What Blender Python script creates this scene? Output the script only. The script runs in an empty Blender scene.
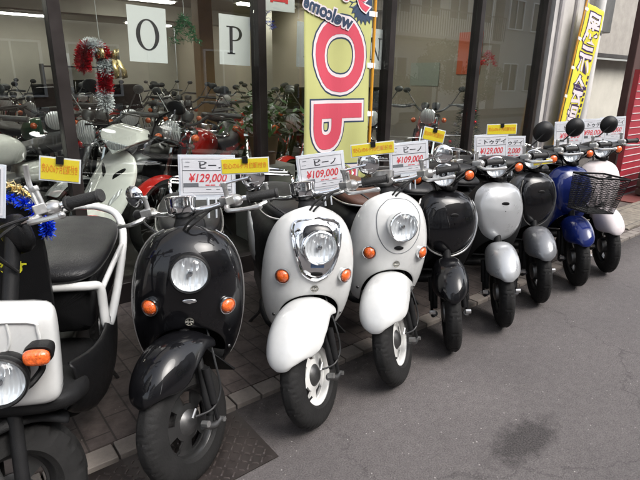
import bpy, bmesh, math, random
from mathutils import Vector, Matrix, Euler
PI = math.pi
R_ = math.radians
random.seed(7)
sc = bpy.context.scene
C = sc.collection

# ------------------------------------------------------------------ camera, sky, sun, exposure
cam_d = bpy.data.cameras.new('camera')
cam = bpy.data.objects.new('camera', cam_d)
C.objects.link(cam)
cam_d.sensor_width = 36
cam_d.lens = 28.125
cam_d.clip_start = 0.05
cam_d.clip_end = 500
_r = Vector((0.78184157, -0.62331815, 0.01407958))
_u = Vector((0.18034113, 0.2477075, 0.95190234))
_b = Vector((-0.59682563, -0.7416977, 0.30607792))
M4 = Matrix.Identity(4)
for i in range(3):
    M4[i][0] = _r[i]; M4[i][1] = _u[i]; M4[i][2] = _b[i]
M4[2][3] = 1.366
cam.matrix_world = M4
sc.camera = cam

world = bpy.data.worlds.new('World')
sc.world = world
world.use_nodes = True
wn = world.node_tree
sky = wn.nodes.new('ShaderNodeTexSky')
sky.sky_type = 'NISHITA'
sky.sun_disc = False
sky.sun_elevation = R_(58)
sky.sun_rotation = R_(150)
sky.air_density = 1.0
sky.dust_density = 4.0
sky.ozone_density = 0.6
hs = wn.nodes.new('ShaderNodeHueSaturation')
hs.inputs['Saturation'].default_value = 0.35
wn.links.new(sky.outputs[0], hs.inputs['Color'])
wn.links.new(hs.outputs[0], wn.nodes['Background'].inputs[0])
wn.nodes['Background'].inputs[1].default_value = 0.15

sun_d = bpy.data.lights.new('sun', 'SUN')
sun_d.energy = 0.62
sun_d.angle = R_(35)
sun_d.color = (1, 0.97, 0.93)
sun = bpy.data.objects.new('sun', sun_d)
C.objects.link(sun)
# light comes from behind-right of the photographer, high up
sd = Vector((0.30, -0.85, 1.0)).normalized()
sun.rotation_euler = sd.to_track_quat('Z', 'Y').to_euler()
sky.sun_rotation = math.atan2(sd.x, sd.y)
sky.sun_elevation = math.asin(sd.z)

sc.view_settings.view_transform = 'Standard'
sc.view_settings.look = 'None'
sc.view_settings.exposure = 1.48
sc.view_settings.gamma = 1
sc.view_settings.use_curve_mapping = False
try:
    sc.cycles.max_bounces = 8
    sc.cycles.transparent_max_bounces = 16
    sc.cycles.caustics_reflective = False
    sc.cycles.caustics_refractive = False
except Exception:
    pass

# ------------------------------------------------------------------ materials
MATS = {}
def mat(name, col, rough=0.5, metal=0.0, coat=0.0, bump=0.0, bscale=40.0, var=0.0, vscale=6.0,
        rvar=0.0, emis=None, estr=0.0, spec=0.5, sheen=0.0):
    if name in MATS: return MATS[name]
    if name == 'black_paint': coat = 0.75
    m = bpy.data.materials.new(name)
    m.use_nodes = True
    nt = m.node_tree; N = nt.nodes; L = nt.links
    p = N['Principled BSDF']
    p.inputs['Base Color'].default_value = (*col, 1)
    p.inputs['Roughness'].default_value = rough
    p.inputs['Metallic'].default_value = metal
    p.inputs['Coat Weight'].default_value = coat
    p.inputs['Coat Roughness'].default_value = 0.03
    p.inputs['Specular IOR Level'].default_value = spec
    if emis:
        p.inputs['Emission Color'].default_value = (*emis, 1)
        p.inputs['Emission Strength'].default_value = estr
    tc = N.new('ShaderNodeTexCoord')
    if var or rvar:
        n = N.new('ShaderNodeTexNoise'); n.inputs['Scale'].default_value = vscale
        n.inputs['Detail'].default_value = 6; n.inputs['Roughness'].default_value = 0.65
        L.new(tc.outputs['Object'], n.inputs['Vector'])
        if var:
            mr = N.new('ShaderNodeMapRange')
            mr.inputs[1].default_value = 0.3; mr.inputs[2].default_value = 0.7
            mr.inputs[3].default_value = 1 - var; mr.inputs[4].default_value = 1 + var
            L.new(n.outputs[0], mr.inputs[0])
            vm = N.new('ShaderNodeVectorMath'); vm.operation = 'SCALE'
            vm.inputs[0].default_value = col
            L.new(mr.outputs[0], vm.inputs['Scale'])
            L.new(vm.outputs[0], p.inputs['Base Color'])
        if rvar:
            mr = N.new('ShaderNodeMapRange')
            mr.inputs[1].default_value = 0.3; mr.inputs[2].default_value = 0.7
            mr.inputs[3].default_value = max(0.02, rough - rvar); mr.inputs[4].default_value = rough + rvar
            L.new(n.outputs[0], mr.inputs[0])
            L.new(mr.outputs[0], p.inputs['Roughness'])
    if bump:
        n2 = N.new('ShaderNodeTexNoise'); n2.inputs['Scale'].default_value = bscale
        n2.inputs['Detail'].default_value = 5
        L.new(tc.outputs['Object'], n2.inputs['Vector'])
        b = N.new('ShaderNodeBump'); b.inputs['Strength'].default_value = bump
        b.inputs['Distance'].default_value = 0.004
        L.new(n2.outputs[0], b.inputs['Height'])
        L.new(b.outputs[0], p.inputs['Normal'])
    MATS[name] = m
    return m

def paint(name, col, rough=0.12, flake=0.0):
    return mat(name, col, rough=rough + 0.2, coat=1.0, rvar=0.08, vscale=14, var=0.05, metal=flake, bump=0.02, bscale=9, spec=0.08)

M_white = paint('white_paint', (0.62, 0.625, 0.615))
M_black = paint('black_paint', (0.005, 0.005, 0.006))
M_silver = paint('silver_paint', (0.40, 0.41, 0.42), flake=0.35)
M_grey = paint('dark_grey_paint', (0.07, 0.074, 0.08), flake=0.3)
M_midgrey = paint('mid_grey_paint', (0.17, 0.175, 0.185), flake=0.3)
M_blue = paint('blue_paint', (0.007, 0.016, 0.11))
M_pinkwhite = paint('pearl_white_paint', (0.66, 0.60, 0.60))
M_cream = paint('cream_paint', (0.74, 0.74, 0.71))
M_red = paint('red_paint', (0.50, 0.02, 0.015))
M_orangep = paint('orange_paint', (0.42, 0.10, 0.02))
M_green = paint('green_paint', (0.03, 0.12, 0.05))
M_chrome = mat('chrome', (0.78, 0.79, 0.80), rough=0.07, metal=1.0, rvar=0.04, vscale=30)
M_alu = mat('cast_aluminium', (0.56, 0.56, 0.55), rough=0.34, metal=0.9, rvar=0.1, vscale=25, var=0.12)
M_steel = mat('dark_steel', (0.12, 0.12, 0.12), rough=0.42, metal=0.8, var=0.3, vscale=22)
M_plast = mat('black_plastic', (0.006, 0.006, 0.0065), rough=0.42, spec=0.27, bump=0.25, bscale=400, rvar=0.12, vscale=12)
M_plastg = mat('dusty_black_plastic', (0.010, 0.010, 0.0105), rough=0.55, spec=0.25, bump=0.2, bscale=300, var=0.3, vscale=14)
M_rubber = mat('tyre_rubber', (0.0125, 0.0122, 0.012), rough=0.72, spec=0.3, bump=0.3, bscale=120, var=0.3, vscale=15)
M_grip = mat('grip_rubber', (0.02, 0.02, 0.02), rough=0.6, bump=0.6, bscale=250)
M_vinyl = mat('black_vinyl', (0.009, 0.009, 0.010), rough=0.38, spec=0.3, bump=0.3, bscale=220, rvar=0.08, vscale=9)
M_brownv = mat('brown_vinyl', (0.10, 0.042, 0.026), rough=0.5, bump=0.4, bscale=220, var=0.2)
M_amber = mat('amber_lens', (0.78, 0.13, 0.018), rough=0.15, coat=1.0, spec=0.6, bump=1.0, bscale=110, var=0.45, vscale=90)
M_redlens = mat('red_lens', (0.45, 0.01, 0.01), rough=0.12, coat=1.0)
M_whiterim = mat('white_wheel_paint', (0.66, 0.66, 0.64), rough=0.3, coat=0.4, var=0.08, vscale=20)
M_blackrim = mat('black_wheel_paint', (0.02, 0.02, 0.02), rough=0.3, coat=0.4, var=0.2, vscale=20)
M_card = mat('card_white', (0.78, 0.79, 0.80), rough=0.35, coat=0.3)
M_cardl = mat('clear_plastic_sleeve', (0.62, 0.66, 0.70), rough=0.15, coat=0.6)
M_yel = mat('yellow_card', (0.80, 0.66, 0.03), rough=0.4, coat=0.2, var=0.05)
M_inkr = mat('red_ink', (0.70, 0.05, 0.06), rough=0.5)
M_inko = mat('orange_ink', (0.75, 0.30, 0.02), rough=0.5)
M_inkb = mat('black_ink', (0.03, 0.03, 0.035), rough=0.5)
M_inkg = mat('grey_ink', (0.16, 0.17, 0.18), rough=0.5)
M_cable = mat('cable_rubber', (0.015, 0.015, 0.015), rough=0.45)
M_frame = mat('dark_bronze_frame', (0.028, 0.023, 0.022), rough=0.38, metal=0.3, var=0.2, vscale=5, rvar=0.1)
M_badge = mat('badge_metal', (0.35, 0.34, 0.30), rough=0.3, metal=0.9)

def glassy(name, tint=(1, 1, 1), rough=0.0, ior=1.45, bump=0.0, bscale=60, wave=False):
    m = bpy.data.materials.new(name); m.use_nodes = True
    nt = m.node_tree; N = nt.nodes; L = nt.links
    N.remove(N['Principled BSDF'])
    t = N.new('ShaderNodeBsdfTransparent'); t.inputs[0].default_value = (*tint, 1)
    g = N.new('ShaderNodeBsdfGlossy'); g.inputs['Roughness'].default_value = rough
    f = N.new('ShaderNodeFresnel')
    ge = N.new('ShaderNodeNewGeometry'); mi = N.new('ShaderNodeMix'); mi.inputs[2].default_value = ior; mi.inputs[3].default_value = 1 / ior
    L.new(ge.outputs['Backfacing'], mi.inputs[0]); L.new(mi.outputs[0], f.inputs[0])
    mx = N.new('ShaderNodeMixShader')
    L.new(f.outputs[0], mx.inputs[0]); L.new(t.outputs[0], mx.inputs[1]); L.new(g.outputs[0], mx.inputs[2])
    L.new(mx.outputs[0], N['Material Output'].inputs[0])
    if bump:
        tc = N.new('ShaderNodeTexCoord')
        n = N.new('ShaderNodeTexNoise'); n.inputs['Scale'].default_value = bscale; n.inputs['Detail'].default_value = 1
        L.new(tc.outputs['Object'], n.inputs['Vector'])
        b = N.new('ShaderNodeBump'); b.inputs['Strength'].default_value = bump; b.inputs['Distance'].default_value = 0.01
        L.new(n.outputs[0], b.inputs['Height']); L.new(b.outputs[0], g.inputs['Normal']); L.new(b.outputs[0], f.inputs['Normal'])
    return m
M_lens = glassy('headlight_glass', (0.93, 0.95, 0.96), 0.03, 1.5, 0.3, 60)
M_glass = glassy('window_glass', (0.92, 0.94, 0.92), 0.0, 1.8, 0.02, 1.5)
M_film = glassy('clear_film', (0.97, 0.97, 0.98), 0.08, 1.45, 0.35, 9)
M_pglass = glassy('house_window_glass', (0.25, 0.28, 0.30), 0.02, 1.6)

def reflector_mat():
    m = mat('headlight_reflector', (0.88, 0.89, 0.90), rough=0.2, metal=0.45)
    nt = m.node_tree; N = nt.nodes; L = nt.links
    tc = N.new('ShaderNodeTexCoord')
    w = N.new('ShaderNodeTexWave'); w.bands_direction = 'Y'; w.inputs['Scale'].default_value = 17
    w.inputs['Distortion'].default_value = 3.5; w.inputs['Detail'].default_value = 2
    L.new(tc.outputs['Object'], w.inputs['Vector'])
    b = N.new('ShaderNodeBump'); b.inputs['Strength'].default_value = 0.45; b.inputs['Distance'].default_value = 0.008
    L.new(w.outputs[1], b.inputs['Height']); L.new(b.outputs[0], N['Principled BSDF'].inputs['Normal'])
    return m
M_refl = reflector_mat()

def asphalt_mat():
    m = bpy.data.materials.new('asphalt'); m.use_nodes = True
    nt = m.node_tree; N = nt.nodes; L = nt.links; p = N['Principled BSDF']
    tc = N.new('ShaderNodeTexCoord')
    def noise(s, d=6, r=0.6):
        n = N.new('ShaderNodeTexNoise'); n.inputs['Scale'].default_value = s
        n.inputs['Detail'].default_value = d; n.inputs['Roughness'].default_value = r
        L.new(tc.outputs['Object'], n.inputs['Vector']); return n
    def ramp(src, a, b, ca, cb):
        r = N.new('ShaderNodeValToRGB'); r.color_ramp.elements[0].position = a; r.color_ramp.elements[1].position = b
        r.color_ramp.elements[0].color = (*ca, 1); r.color_ramp.elements[1].color = (*cb, 1)
        L.new(src, r.inputs[0]); return r
    def mix(fac, a, b, mode='MIX'):
        x = N.new('ShaderNodeMix'); x.data_type = 'RGBA'; x.blend_type = mode
        if isinstance(fac, float): x.inputs[0].default_value = fac
        else: L.new(fac, x.inputs[0])
        L.new(a, x.inputs[6])
        if isinstance(b, tuple): x.inputs[7].default_value = (*b, 1)
        else: L.new(b, x.inputs[7])
        return x.outputs[2]
    fine = noise(160, 3, 0.7); mid = noise(26, 5, 0.7); big = noise(1.3, 4, 0.55)
    base = ramp(fine.outputs[0], 0.35, 0.68, (0.070, 0.063, 0.062), (0.210, 0.190, 0.186))
    c = mix(0.35, base.outputs[0], ramp(mid.outputs[0], 0.35, 0.7, (0.092, 0.083, 0.082), (0.195, 0.178, 0.175)).outputs[0])
    c = mix(0.45, c, ramp(big.outputs[0], 0.3, 0.7, (0.58, 0.56, 0.56), (1.1, 1.09, 1.08)).outputs[0], 'MULTIPLY')
    # pale aggregate flecks
    v = N.new('ShaderNodeTexVoronoi'); v.inputs['Scale'].default_value = 60; L.new(tc.outputs['Object'], v.inputs['Vector'])
    fl = ramp(v.outputs['Distance'], 0.10, 0.2, (1, 1, 1), (0, 0, 0))
    v2 = N.new('ShaderNodeSeparateColor'); L.new(v.outputs['Color'], v2.inputs[0])
    th = N.new('ShaderNodeMath'); th.operation = 'GREATER_THAN'; th.inputs[1].default_value = 0.93; L.new(v2.outputs[0], th.inputs[0])
    mm = N.new('ShaderNodeMath'); mm.operation = 'MULTIPLY'; L.new(fl.outputs[0], mm.inputs[0]); L.new(th.outputs[0], mm.inputs[1])
    c = mix(mm.outputs[0], c, (0.42, 0.39, 0.37))
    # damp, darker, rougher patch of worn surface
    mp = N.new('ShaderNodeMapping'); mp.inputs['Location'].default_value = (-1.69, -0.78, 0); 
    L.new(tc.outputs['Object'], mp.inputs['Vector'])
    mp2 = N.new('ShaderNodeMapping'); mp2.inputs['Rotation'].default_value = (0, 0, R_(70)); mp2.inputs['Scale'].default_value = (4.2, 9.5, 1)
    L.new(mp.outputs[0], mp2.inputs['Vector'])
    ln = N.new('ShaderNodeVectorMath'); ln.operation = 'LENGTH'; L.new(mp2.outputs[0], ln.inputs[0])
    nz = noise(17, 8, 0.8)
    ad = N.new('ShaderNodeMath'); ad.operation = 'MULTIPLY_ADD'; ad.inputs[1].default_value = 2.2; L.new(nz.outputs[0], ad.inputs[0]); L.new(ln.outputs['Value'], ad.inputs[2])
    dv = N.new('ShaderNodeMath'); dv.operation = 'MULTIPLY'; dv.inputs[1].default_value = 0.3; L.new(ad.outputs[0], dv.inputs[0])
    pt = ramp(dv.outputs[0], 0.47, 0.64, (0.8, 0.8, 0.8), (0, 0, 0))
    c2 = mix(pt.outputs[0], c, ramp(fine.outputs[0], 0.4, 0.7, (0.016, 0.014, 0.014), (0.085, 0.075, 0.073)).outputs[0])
    sx = N.new('ShaderNodeSeparateXYZ'); L.new(tc.outputs['Object'], sx.inputs[0])
    wob = noise(5, 6, 0.7)
    ya = N.new('ShaderNodeMath'); ya.operation = 'MULTIPLY_ADD'; ya.inputs[1].default_value = 0.5; L.new(wob.outputs[0], ya.inputs[0]); L.new(sx.outputs['Y'], ya.inputs[2])
    yb = N.new('ShaderNodeMath'); yb.operation = 'MULTIPLY'; yb.inputs[1].default_value = 0.4; L.new(ya.outputs[0], yb.inputs[0])
    gr = ramp(yb.outputs[0], 0.64, 0.76, (0, 0, 0), (0.75, 0.75, 0.75))
    c2 = mix(gr.outputs[0], c2, ramp(mid.outputs[0], 0.35, 0.7, (0.022, 0.019, 0.018), (0.07, 0.06, 0.057)).outputs[0])
    # old hairline cracks
    vc = N.new('ShaderNodeTexVoronoi'); vc.feature = 'DISTANCE_TO_EDGE'; vc.inputs['Scale'].default_value = 0.8
    wv = N.new('ShaderNodeVectorMath'); wv.operation = 'MULTIPLY_ADD'; wv.inputs[1].default_value = (0.35, 0.35, 0); L.new(wob.outputs[1], wv.inputs[0]); L.new(tc.outputs['Object'], wv.inputs[2])
    L.new(wv.outputs[0], vc.inputs['Vector'])
    ck = ramp(vc.outputs['Distance'], 0.0, 0.006, (0.45, 0.45, 0.45), (0, 0, 0))
    c2 = mix(ck.outputs[0], c2, (0.02, 0.018, 0.018))
    L.new(c2, p.inputs['Base Color'])
    rr = ramp(big.outputs[0], 0.3, 0.7, (0.62,) * 3, (0.85,) * 3)
    L.new(rr.outputs[0], p.inputs['Roughness'])
    p.inputs['Specular IOR Level'].default_value = 0.35
    b = N.new('ShaderNodeBump'); b.inputs['Strength'].default_value = 1.0; b.inputs['Distance'].default_value = 0.006
    L.new(fine.outputs[0], b.inputs['Height']); L.new(b.outputs[0], p.inputs['Normal'])
    return m
M_asph = asphalt_mat()

def paver_mat(name, c1, c2, cm, bw, bh, mortar, rot=0.0, offs=0.5):
    m = bpy.data.materials.new(name); m.use_nodes = True
    nt = m.node_tree; N = nt.nodes; L = nt.links; p = N['Principled BSDF']
    tc = N.new('ShaderNodeTexCoord')
    mp = N.new('ShaderNodeMapping'); mp.inputs['Rotation'].default_value = (0, 0, rot); L.new(tc.outputs['Object'], mp.inputs[0])
    b = N.new('ShaderNodeTexBrick'); L.new(mp.outputs[0], b.inputs['Vector'])
    b.inputs['Color1'].default_value = (*c1, 1); b.inputs['Color2'].default_value = (*c2, 1); b.inputs['Mortar'].default_value = (*cm, 1)
    b.inputs['Scale'].default_value = 1; b.inputs['Brick Width'].default_value = bw; b.inputs['Row Height'].default_value = bh
    b.inputs['Mortar Size'].default_value = mortar; b.offset = offs; b.inputs['Mortar Smooth'].default_value = 0.2
    n = N.new('ShaderNodeTexNoise'); n.inputs['Scale'].default_value = 14; n.inputs['Detail'].default_value = 8; n.inputs['Roughness'].default_value = 0.7
    L.new(tc.outputs['Object'], n.inputs['Vector'])
    r = N.new('ShaderNodeMapRange'); r.inputs[1].default_value = 0.3; r.inputs[2].default_value = 0.7; r.inputs[3].default_value = 0.42; r.inputs[4].default_value = 1.25
    L.new(n.outputs[0], r.inputs[0])
    vm = N.new('ShaderNodeVectorMath'); vm.operation = 'SCALE'; L.new(b.outputs[0], vm.inputs[0]); L.new(r.outputs[0], vm.inputs['Scale'])
    L.new(vm.outputs[0], p.inputs['Base Color']); p.inputs['Roughness'].default_value = 0.75
    iv = N.new('ShaderNodeMath'); iv.operation = 'SUBTRACT'; iv.inputs[0].default_value = 1; L.new(b.outputs['Fac'], iv.inputs[1])
    bm = N.new('ShaderNodeBump'); bm.inputs['Strength'].default_value = 0.6; bm.inputs['Distance'].default_value = 0.006
    L.new(iv.outputs[0], bm.inputs['Height']); L.new(bm.outputs[0], p.inputs['Normal'])
    return m
M_pave = paver_mat('brown_pavers', (0.125, 0.100, 0.090), (0.105, 0.084, 0.077), (0.055, 0.045, 0.041), 0.20, 0.10, 0.004, R_(90))
M_kerb = mat('pale_kerb_stone', (0.20, 0.175, 0.155), rough=0.8, var=0.3, vscale=9, bump=0.6, bscale=90)
M_floor = mat('shop_floor', (0.055, 0.05, 0.045), rough=0.35, var=0.15, vscale=2)
M_wall = mat('shop_wall', (0.52, 0.50, 0.44), rough=0.8, var=0.08, vscale=1.5)
M_wall2 = mat('shop_side_wall', (0.46, 0.41, 0.33), rough=0.7, var=0.06, vscale=1.2)
M_ceil = mat('shop_ceiling', (0.50, 0.48, 0.43), rough=0.9, var=0.05)
M_render = mat('grey_render', (0.44, 0.425, 0.41), rough=0.8, var=0.12, vscale=4, bump=0.3, bscale=60)
M_lamp = mat('fluorescent_diffuser', (0.9, 0.9, 0.88), rough=0.5, emis=(1, 0.97, 0.88), estr=6.5)

# ------------------------------------------------------------------ mesh builder
def cr(pts, n):
    """smooth curve through points"""
    out = []
    P = [pts[0]] + list(pts) + [pts[-1]]
    for i in range(1, len(P) - 2):
        a, b, c, d = [Vector(x) for x in P[i - 1:i + 3]]
        for k in range(n):
            t = k / n
            out.append(0.5 * ((2 * b) + (c - a) * t + (2 * a - 5 * b + 4 * c - d) * t * t + (3 * b - a - 3 * c + d) * t ** 3))
    out.append(Vector(pts[-1]))
    return out

def lerp_tab(tab, z):
    """tab sorted by first entry; catmull interpolation of the rest"""
    if z <= tab[0][0]: return tab[0][1:]
    if z >= tab[-1][0]: return tab[-1][1:]
    for i in range(len(tab) - 1):
        if tab[i][0] <= z <= tab[i + 1][0]:
            t = (z - tab[i][0]) / (tab[i + 1][0] - tab[i][0])
            a = tab[max(i - 1, 0)]; b = tab[i]; c = tab[i + 1]; d = tab[min(i + 2, len(tab) - 1)]
            return tuple(0.5 * (2 * b[k] + (c[k] - a[k]) * t + (2 * a[k] - 5 * b[k] + 4 * c[k] - d[k]) * t * t + (3 * b[k] - a[k] - 3 * c[k] + d[k]) * t ** 3) for k in range(1, len(b)))

class MB:
    def __init__(s):
        s.bm = bmesh.new()
        s.M = Matrix.Identity(4)
    def v(s, co):
        return s.bm.verts.new(s.M @ Vector(co))
    def face(s, vs):
        try: return s.bm.faces.new(vs)
        except ValueError: return None
    def box(s, c, d, rot=None, taper=1.0):
        Rm = Euler(rot).to_matrix() if rot else Matrix.Identity(3)
        c = Vector(c); vs = []
        for z in (-1, 1):
            k = taper if z > 0 else 1
            for x, y in ((-1, -1), (1, -1), (1, 1), (-1, 1)):
                vs.append(s.v(c + Rm @ Vector((x * d[0] / 2 * k, y * d[1] / 2 * k, z * d[2] / 2))))
        for f in ((3, 2, 1, 0), (4, 5, 6, 7), (0, 1, 5, 4), (1, 2, 6, 5), (2, 3, 7, 6), (3, 0, 4, 7)):
            s.face([vs[i] for i in f])
        return s
    def ring(s, pts):
        return [s.v(p) for p in pts]
    def bridge(s, a, b, closed=True):
        n = len(a)
        for i in range(n if closed else n - 1):
            j = (i + 1) % n
            s.face([a[i], a[j], b[j], b[i]])
    def loft(s, rings, closed=True, caps=True):
        rs = [s.ring(r) for r in rings]
        for a, b in zip(rs, rs[1:]): s.bridge(a, b, closed)
        if caps and closed:
            s.face(list(reversed(rs[0]))); s.face(rs[-1])
        return s
    def tube(s, pts, r, n=8, caps=True):
        pts = [Vector(p) for p in pts]
        rr = r if isinstance(r, (list, tuple)) else [r] * len(pts)
        up = None; rings = []
        for i, p in enumerate(pts):
            t = (pts[min(i + 1, len(pts) - 1)] - pts[max(i - 1, 0)])
            if t.length < 1e-9: t = Vector((0, 0, 1))
            t.normalize()
            if up is None:
                up = Vector((0, 0, 1)) if abs(t.z) < 0.9 else Vector((1, 0, 0))
            a = (up - t * up.dot(t)).normalized(); b = t.cross(a); up = a
            rings.append([p + (a * math.cos(2 * PI * k / n) + b * math.sin(2 * PI * k / n)) * rr[i] for k in range(n)])
        return s.loft(rings, True, caps)
    def cyl(s, p0, p1, r, n=20, r1=None):
        return s.tube([p0, p1], [r, r if r1 is None else r1], n)
    def lathe(s, prof, o=(0, 0, 0), axis=(0, 1, 0), n=32, cap=False):
        """prof: list of (radius, height along axis)"""
        ax = Vector(axis).normalized(); o = Vector(o)
        a = ax.orthogonal().normalized(); b = ax.cross(a); prev = None; first = None
        for r, h in prof:
            if r < 1e-6: cur = [s.v(o + ax * h)]
            else: cur = [s.v(o + ax * h + (a * math.cos(2 * PI * k / n) + b * math.sin(2 * PI * k / n)) * r) for k in range(n)]
            if prev:
                if len(cur) == 1 and len(prev) > 1:
                    for k in range(n): s.face([prev[k], prev[(k + 1) % n], cur[0]])
                elif len(prev) == 1 and len(cur) > 1:
                    for k in range(n): s.face([prev[0], cur[(k + 1) % n], cur[k]])
                elif len(cur) > 1: s.bridge(prev, cur)
            prev = cur
            first = first or cur
        if cap and len(prev) > 1: s.face(prev)
        if cap and len(first) > 1: s.face(list(reversed(first)))
        return s
    def ball(s, c, r, n=16, m=10, M=None):
        c = Vector(c); r = r if isinstance(r, (tuple, list)) else (r, r, r)
        prev = None
        for i in range(m + 1):
            th = PI * i / m
            if i in (0, m): cur = [s.v(c + Vector((0, 0, r[2] * math.cos(th))))]
            else: cur = [s.v(c + Vector((r[0] * math.sin(th) * math.cos(2 * PI * k / n), r[1] * math.sin(th) * math.sin(2 * PI * k / n), r[2] * math.cos(th)))) for k in range(n)]
            if prev:
                if len(prev) == 1:
                    for k in range(n): s.face([prev[0], cur[k], cur[(k + 1) % n]])
                elif len(cur) == 1:
                    for k in range(n): s.face([prev[k], cur[0], prev[(k + 1) % n]])
                else: 
                    for k in range(n): s.face([prev[k], cur[k], cur[(k + 1) % n], prev[(k + 1) % n]])
            prev = cur
        return s
    def grid(s, rows, closed=False):
        rs = [s.ring(r) for r in rows]
        for a, b in zip(rs, rs[1:]): s.bridge(a, b, closed)
        return s
    def build(s, name, m, parent=None, sub=0, solid=0.0, bevel=0.0, smooth=True, mw=None, label=None, recalc=True, off=-1):
        if recalc: bmesh.ops.recalc_face_normals(s.bm, faces=s.bm.faces)
        me = bpy.data.meshes.new(name); s.bm.to_mesh(me); s.bm.free()
        o = bpy.data.objects.new(name, me); C.objects.link(o)
        me.materials.append(m)
        if smooth: me.shade_smooth()
        if mw is not None: o.matrix_local = mw
        if parent: o.parent = parent
        if solid:
            d = o.modifiers.new('solid', 'SOLIDIFY'); d.thickness = solid; d.offset = off
        if bevel:
            d = o.modifiers.new('bevel', 'BEVEL'); d.width = bevel; d.segments = 2; d.limit_method = 'ANGLE'; d.angle_limit = R_(40)
        if sub:
            d = o.modifiers.new('sub', 'SUBSURF'); d.levels = sub; d.render_levels = sub
        if smooth and bevel:
            d = o.modifiers.new('wn', 'WEIGHTED_NORMAL')
        if smooth and not sub and not bevel:
            me.set_sharp_from_angle(angle=R_(42))
        if label: o['label'] = label
        return o

def tag(o, label=None, cat=None, group=None, kind=None):
    if label: o['label'] = label
    if cat: o['category'] = cat
    if group: o['group'] = group
    if kind: o['kind'] = kind
    return o
def thing(name, label, cat, loc=(0, 0, 0), rot=(0, 0, 0), group=None):
    o = bpy.data.objects.new(name, None); C.objects.link(o)
    o.empty_display_size = 0.1; o.location = loc; o.rotation_euler = rot
    return tag(o, label, cat, group)
def copy_tree(o, parent=None):
    c = o.copy(); C.objects.link(c)
    if parent: c.parent = parent
    for ch in list(o.children): copy_tree(ch, c)
    return c
def text(name, body, size, m, parent, mw, offset=0.0, extrude=0.0004, sx=1.0, res=3, shear=0.0, spacing=1.0):
    cu = bpy.data.curves.new(name, 'FONT'); cu.body = body; cu.size = size
    cu.align_x = 'CENTER'; cu.align_y = 'CENTER'; cu.extrude = extrude; cu.offset = offset; cu.resolution_u = res
    cu.shear = shear; cu.space_character = spacing
    t = bpy.data.objects.new('tmp', cu); C.objects.link(t)
    me = bpy.data.meshes.new_from_object(t.evaluated_get(bpy.context.evaluated_depsgraph_get()))
    bpy.data.objects.remove(t); bpy.data.curves.remove(cu)
    me.name = name; me.materials.clear(); me.materials.append(m)
    if sx != 1.0: me.transform(Matrix.Diagonal((sx, 1, 1, 1)))
    o = bpy.data.objects.new(name, me); C.objects.link(o); o.parent = parent; o.matrix_local = mw
    return o
T = Matrix.Translation
def RX(a): return Matrix.Rotation(R_(a), 4, 'X')
def RY(a): return Matrix.Rotation(R_(a), 4, 'Y')
def RZ(a): return Matrix.Rotation(R_(a), 4, 'Z')

# ------------------------------------------------------------------ ground
def sheet(name, x0, x1, y0, y1, z, m, th=None):
    b = MB()
    if th: b.box(((x0 + x1) / 2, (y0 + y1) / 2, z - th / 2), (x1 - x0, y1 - y0, th))
    else: b.face([b.v((x0, y0, z)), b.v((x1, y0, z)), b.v((x1, y1, z)), b.v((x0, y1, z))])
    o = b.build(name, m, smooth=False); return tag(o, kind='structure')
sheet('road', -120, 120, -120, 120, 0.0, M_asph)
sheet('pavement', -30, 40, 1.735, 3.06, 0.026, M_pave, 0.02)
def kerb():
    b = MB(); x = -12.0
    while x < 30:
        w = 0.121 + random.uniform(-0.002, 0.002)
        b.box((x + w / 2, 1.690 + random.uniform(-.0015, .0015), 0.001 + random.uniform(-0.0015, 0.0015)), (w - 0.003, 0.088, 0.044))
        x += w + 0.004
    tag(b.build('kerb', M_kerb, bevel=0.004), kind='structure')
kerb()
sheet('far_pavement', -60, 80, -8.0, -5.6, 0.12, M_pave, 0.14)

def grit():
    b = MB(); r = random.Random(3)
    for i in range(420):
        x = r.uniform(-0.4, 6.5); y = 1.62 - abs(r.gauss(0, 0.10)) if r.random() < 0.7 else r.uniform(0.4, 1.6)
        q = r.uniform(0.0015, 0.004); b.ball((x, y, q * 0.6), (q, q * r.uniform(.6, 1), q * 0.7), 5, 3)
    for i in range(160):
        q = r.uniform(0.0015, 0.0035); b.ball((r.uniform(-0.4, 6.0), r.uniform(1.75, 2.2), 0.026 + q * 0.6), (q, q, q * 0.7), 5, 3)
    tag(b.build('grit', mat('grit_stone', (0.20, 0.18, 0.16), rough=0.9, var=0.4, vscale=30), smooth=False), 'loose grit and small stones scattered along the kerb', 'grit', kind='stuff')
grit()

# chequer plate ramp against the kerb
def ramp_plate():
    m = mat('rusty_chequer_plate', (0.036, 0.029, 0.027), rough=0.5, metal=0.4, var=0.45, vscale=9, rvar=0.15)
    t = thing('steel_ramp', 'dark rusty chequer plate ramp lying against the kerb under the black scooter front wheel', 'ramp', (0.42, 1.47, 0.0))
    b = MB()
    x0, x1, y0, y1 = -0.75, 0.44, -0.17, 0.155
    b.loft([[(x0, y0, 0.002), (x0, y1, 0.002), (x0, y1, 0.016), (x0, y0, 0.006)],
            [(x1, y0, 0.002), (x1, y1, 0.002), (x1, y1, 0.016), (x1, y0, 0.006)]])
    b.build('plate', m, t, smooth=False)
    b = MB(); k = 0
    nx = int((x1 - x0) / 0.03); ny = int((y1 - y0) / 0.03)
    for i in range(nx):
        for j in range(ny):
            x = x0 + 0.02 + i * 0.03; y = y0 + 0.02 + j * 0.03
            z = 0.006 + (y - y0) / (y1 - y0) * 0.010
            a = R_(45 if (i + j) % 2 else -45)
            b.box((x, y, z + 0.0018), (0.025, 0.007, 0.0040), (0, 0, a), 0.6)
    o = b.build('tread_bars', mat('worn_chequer_bars', (0.078, 0.064, 0.060), rough=0.4, metal=0.5, var=0.4, vscale=12), t, smooth=False)
ramp_plate()

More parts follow.
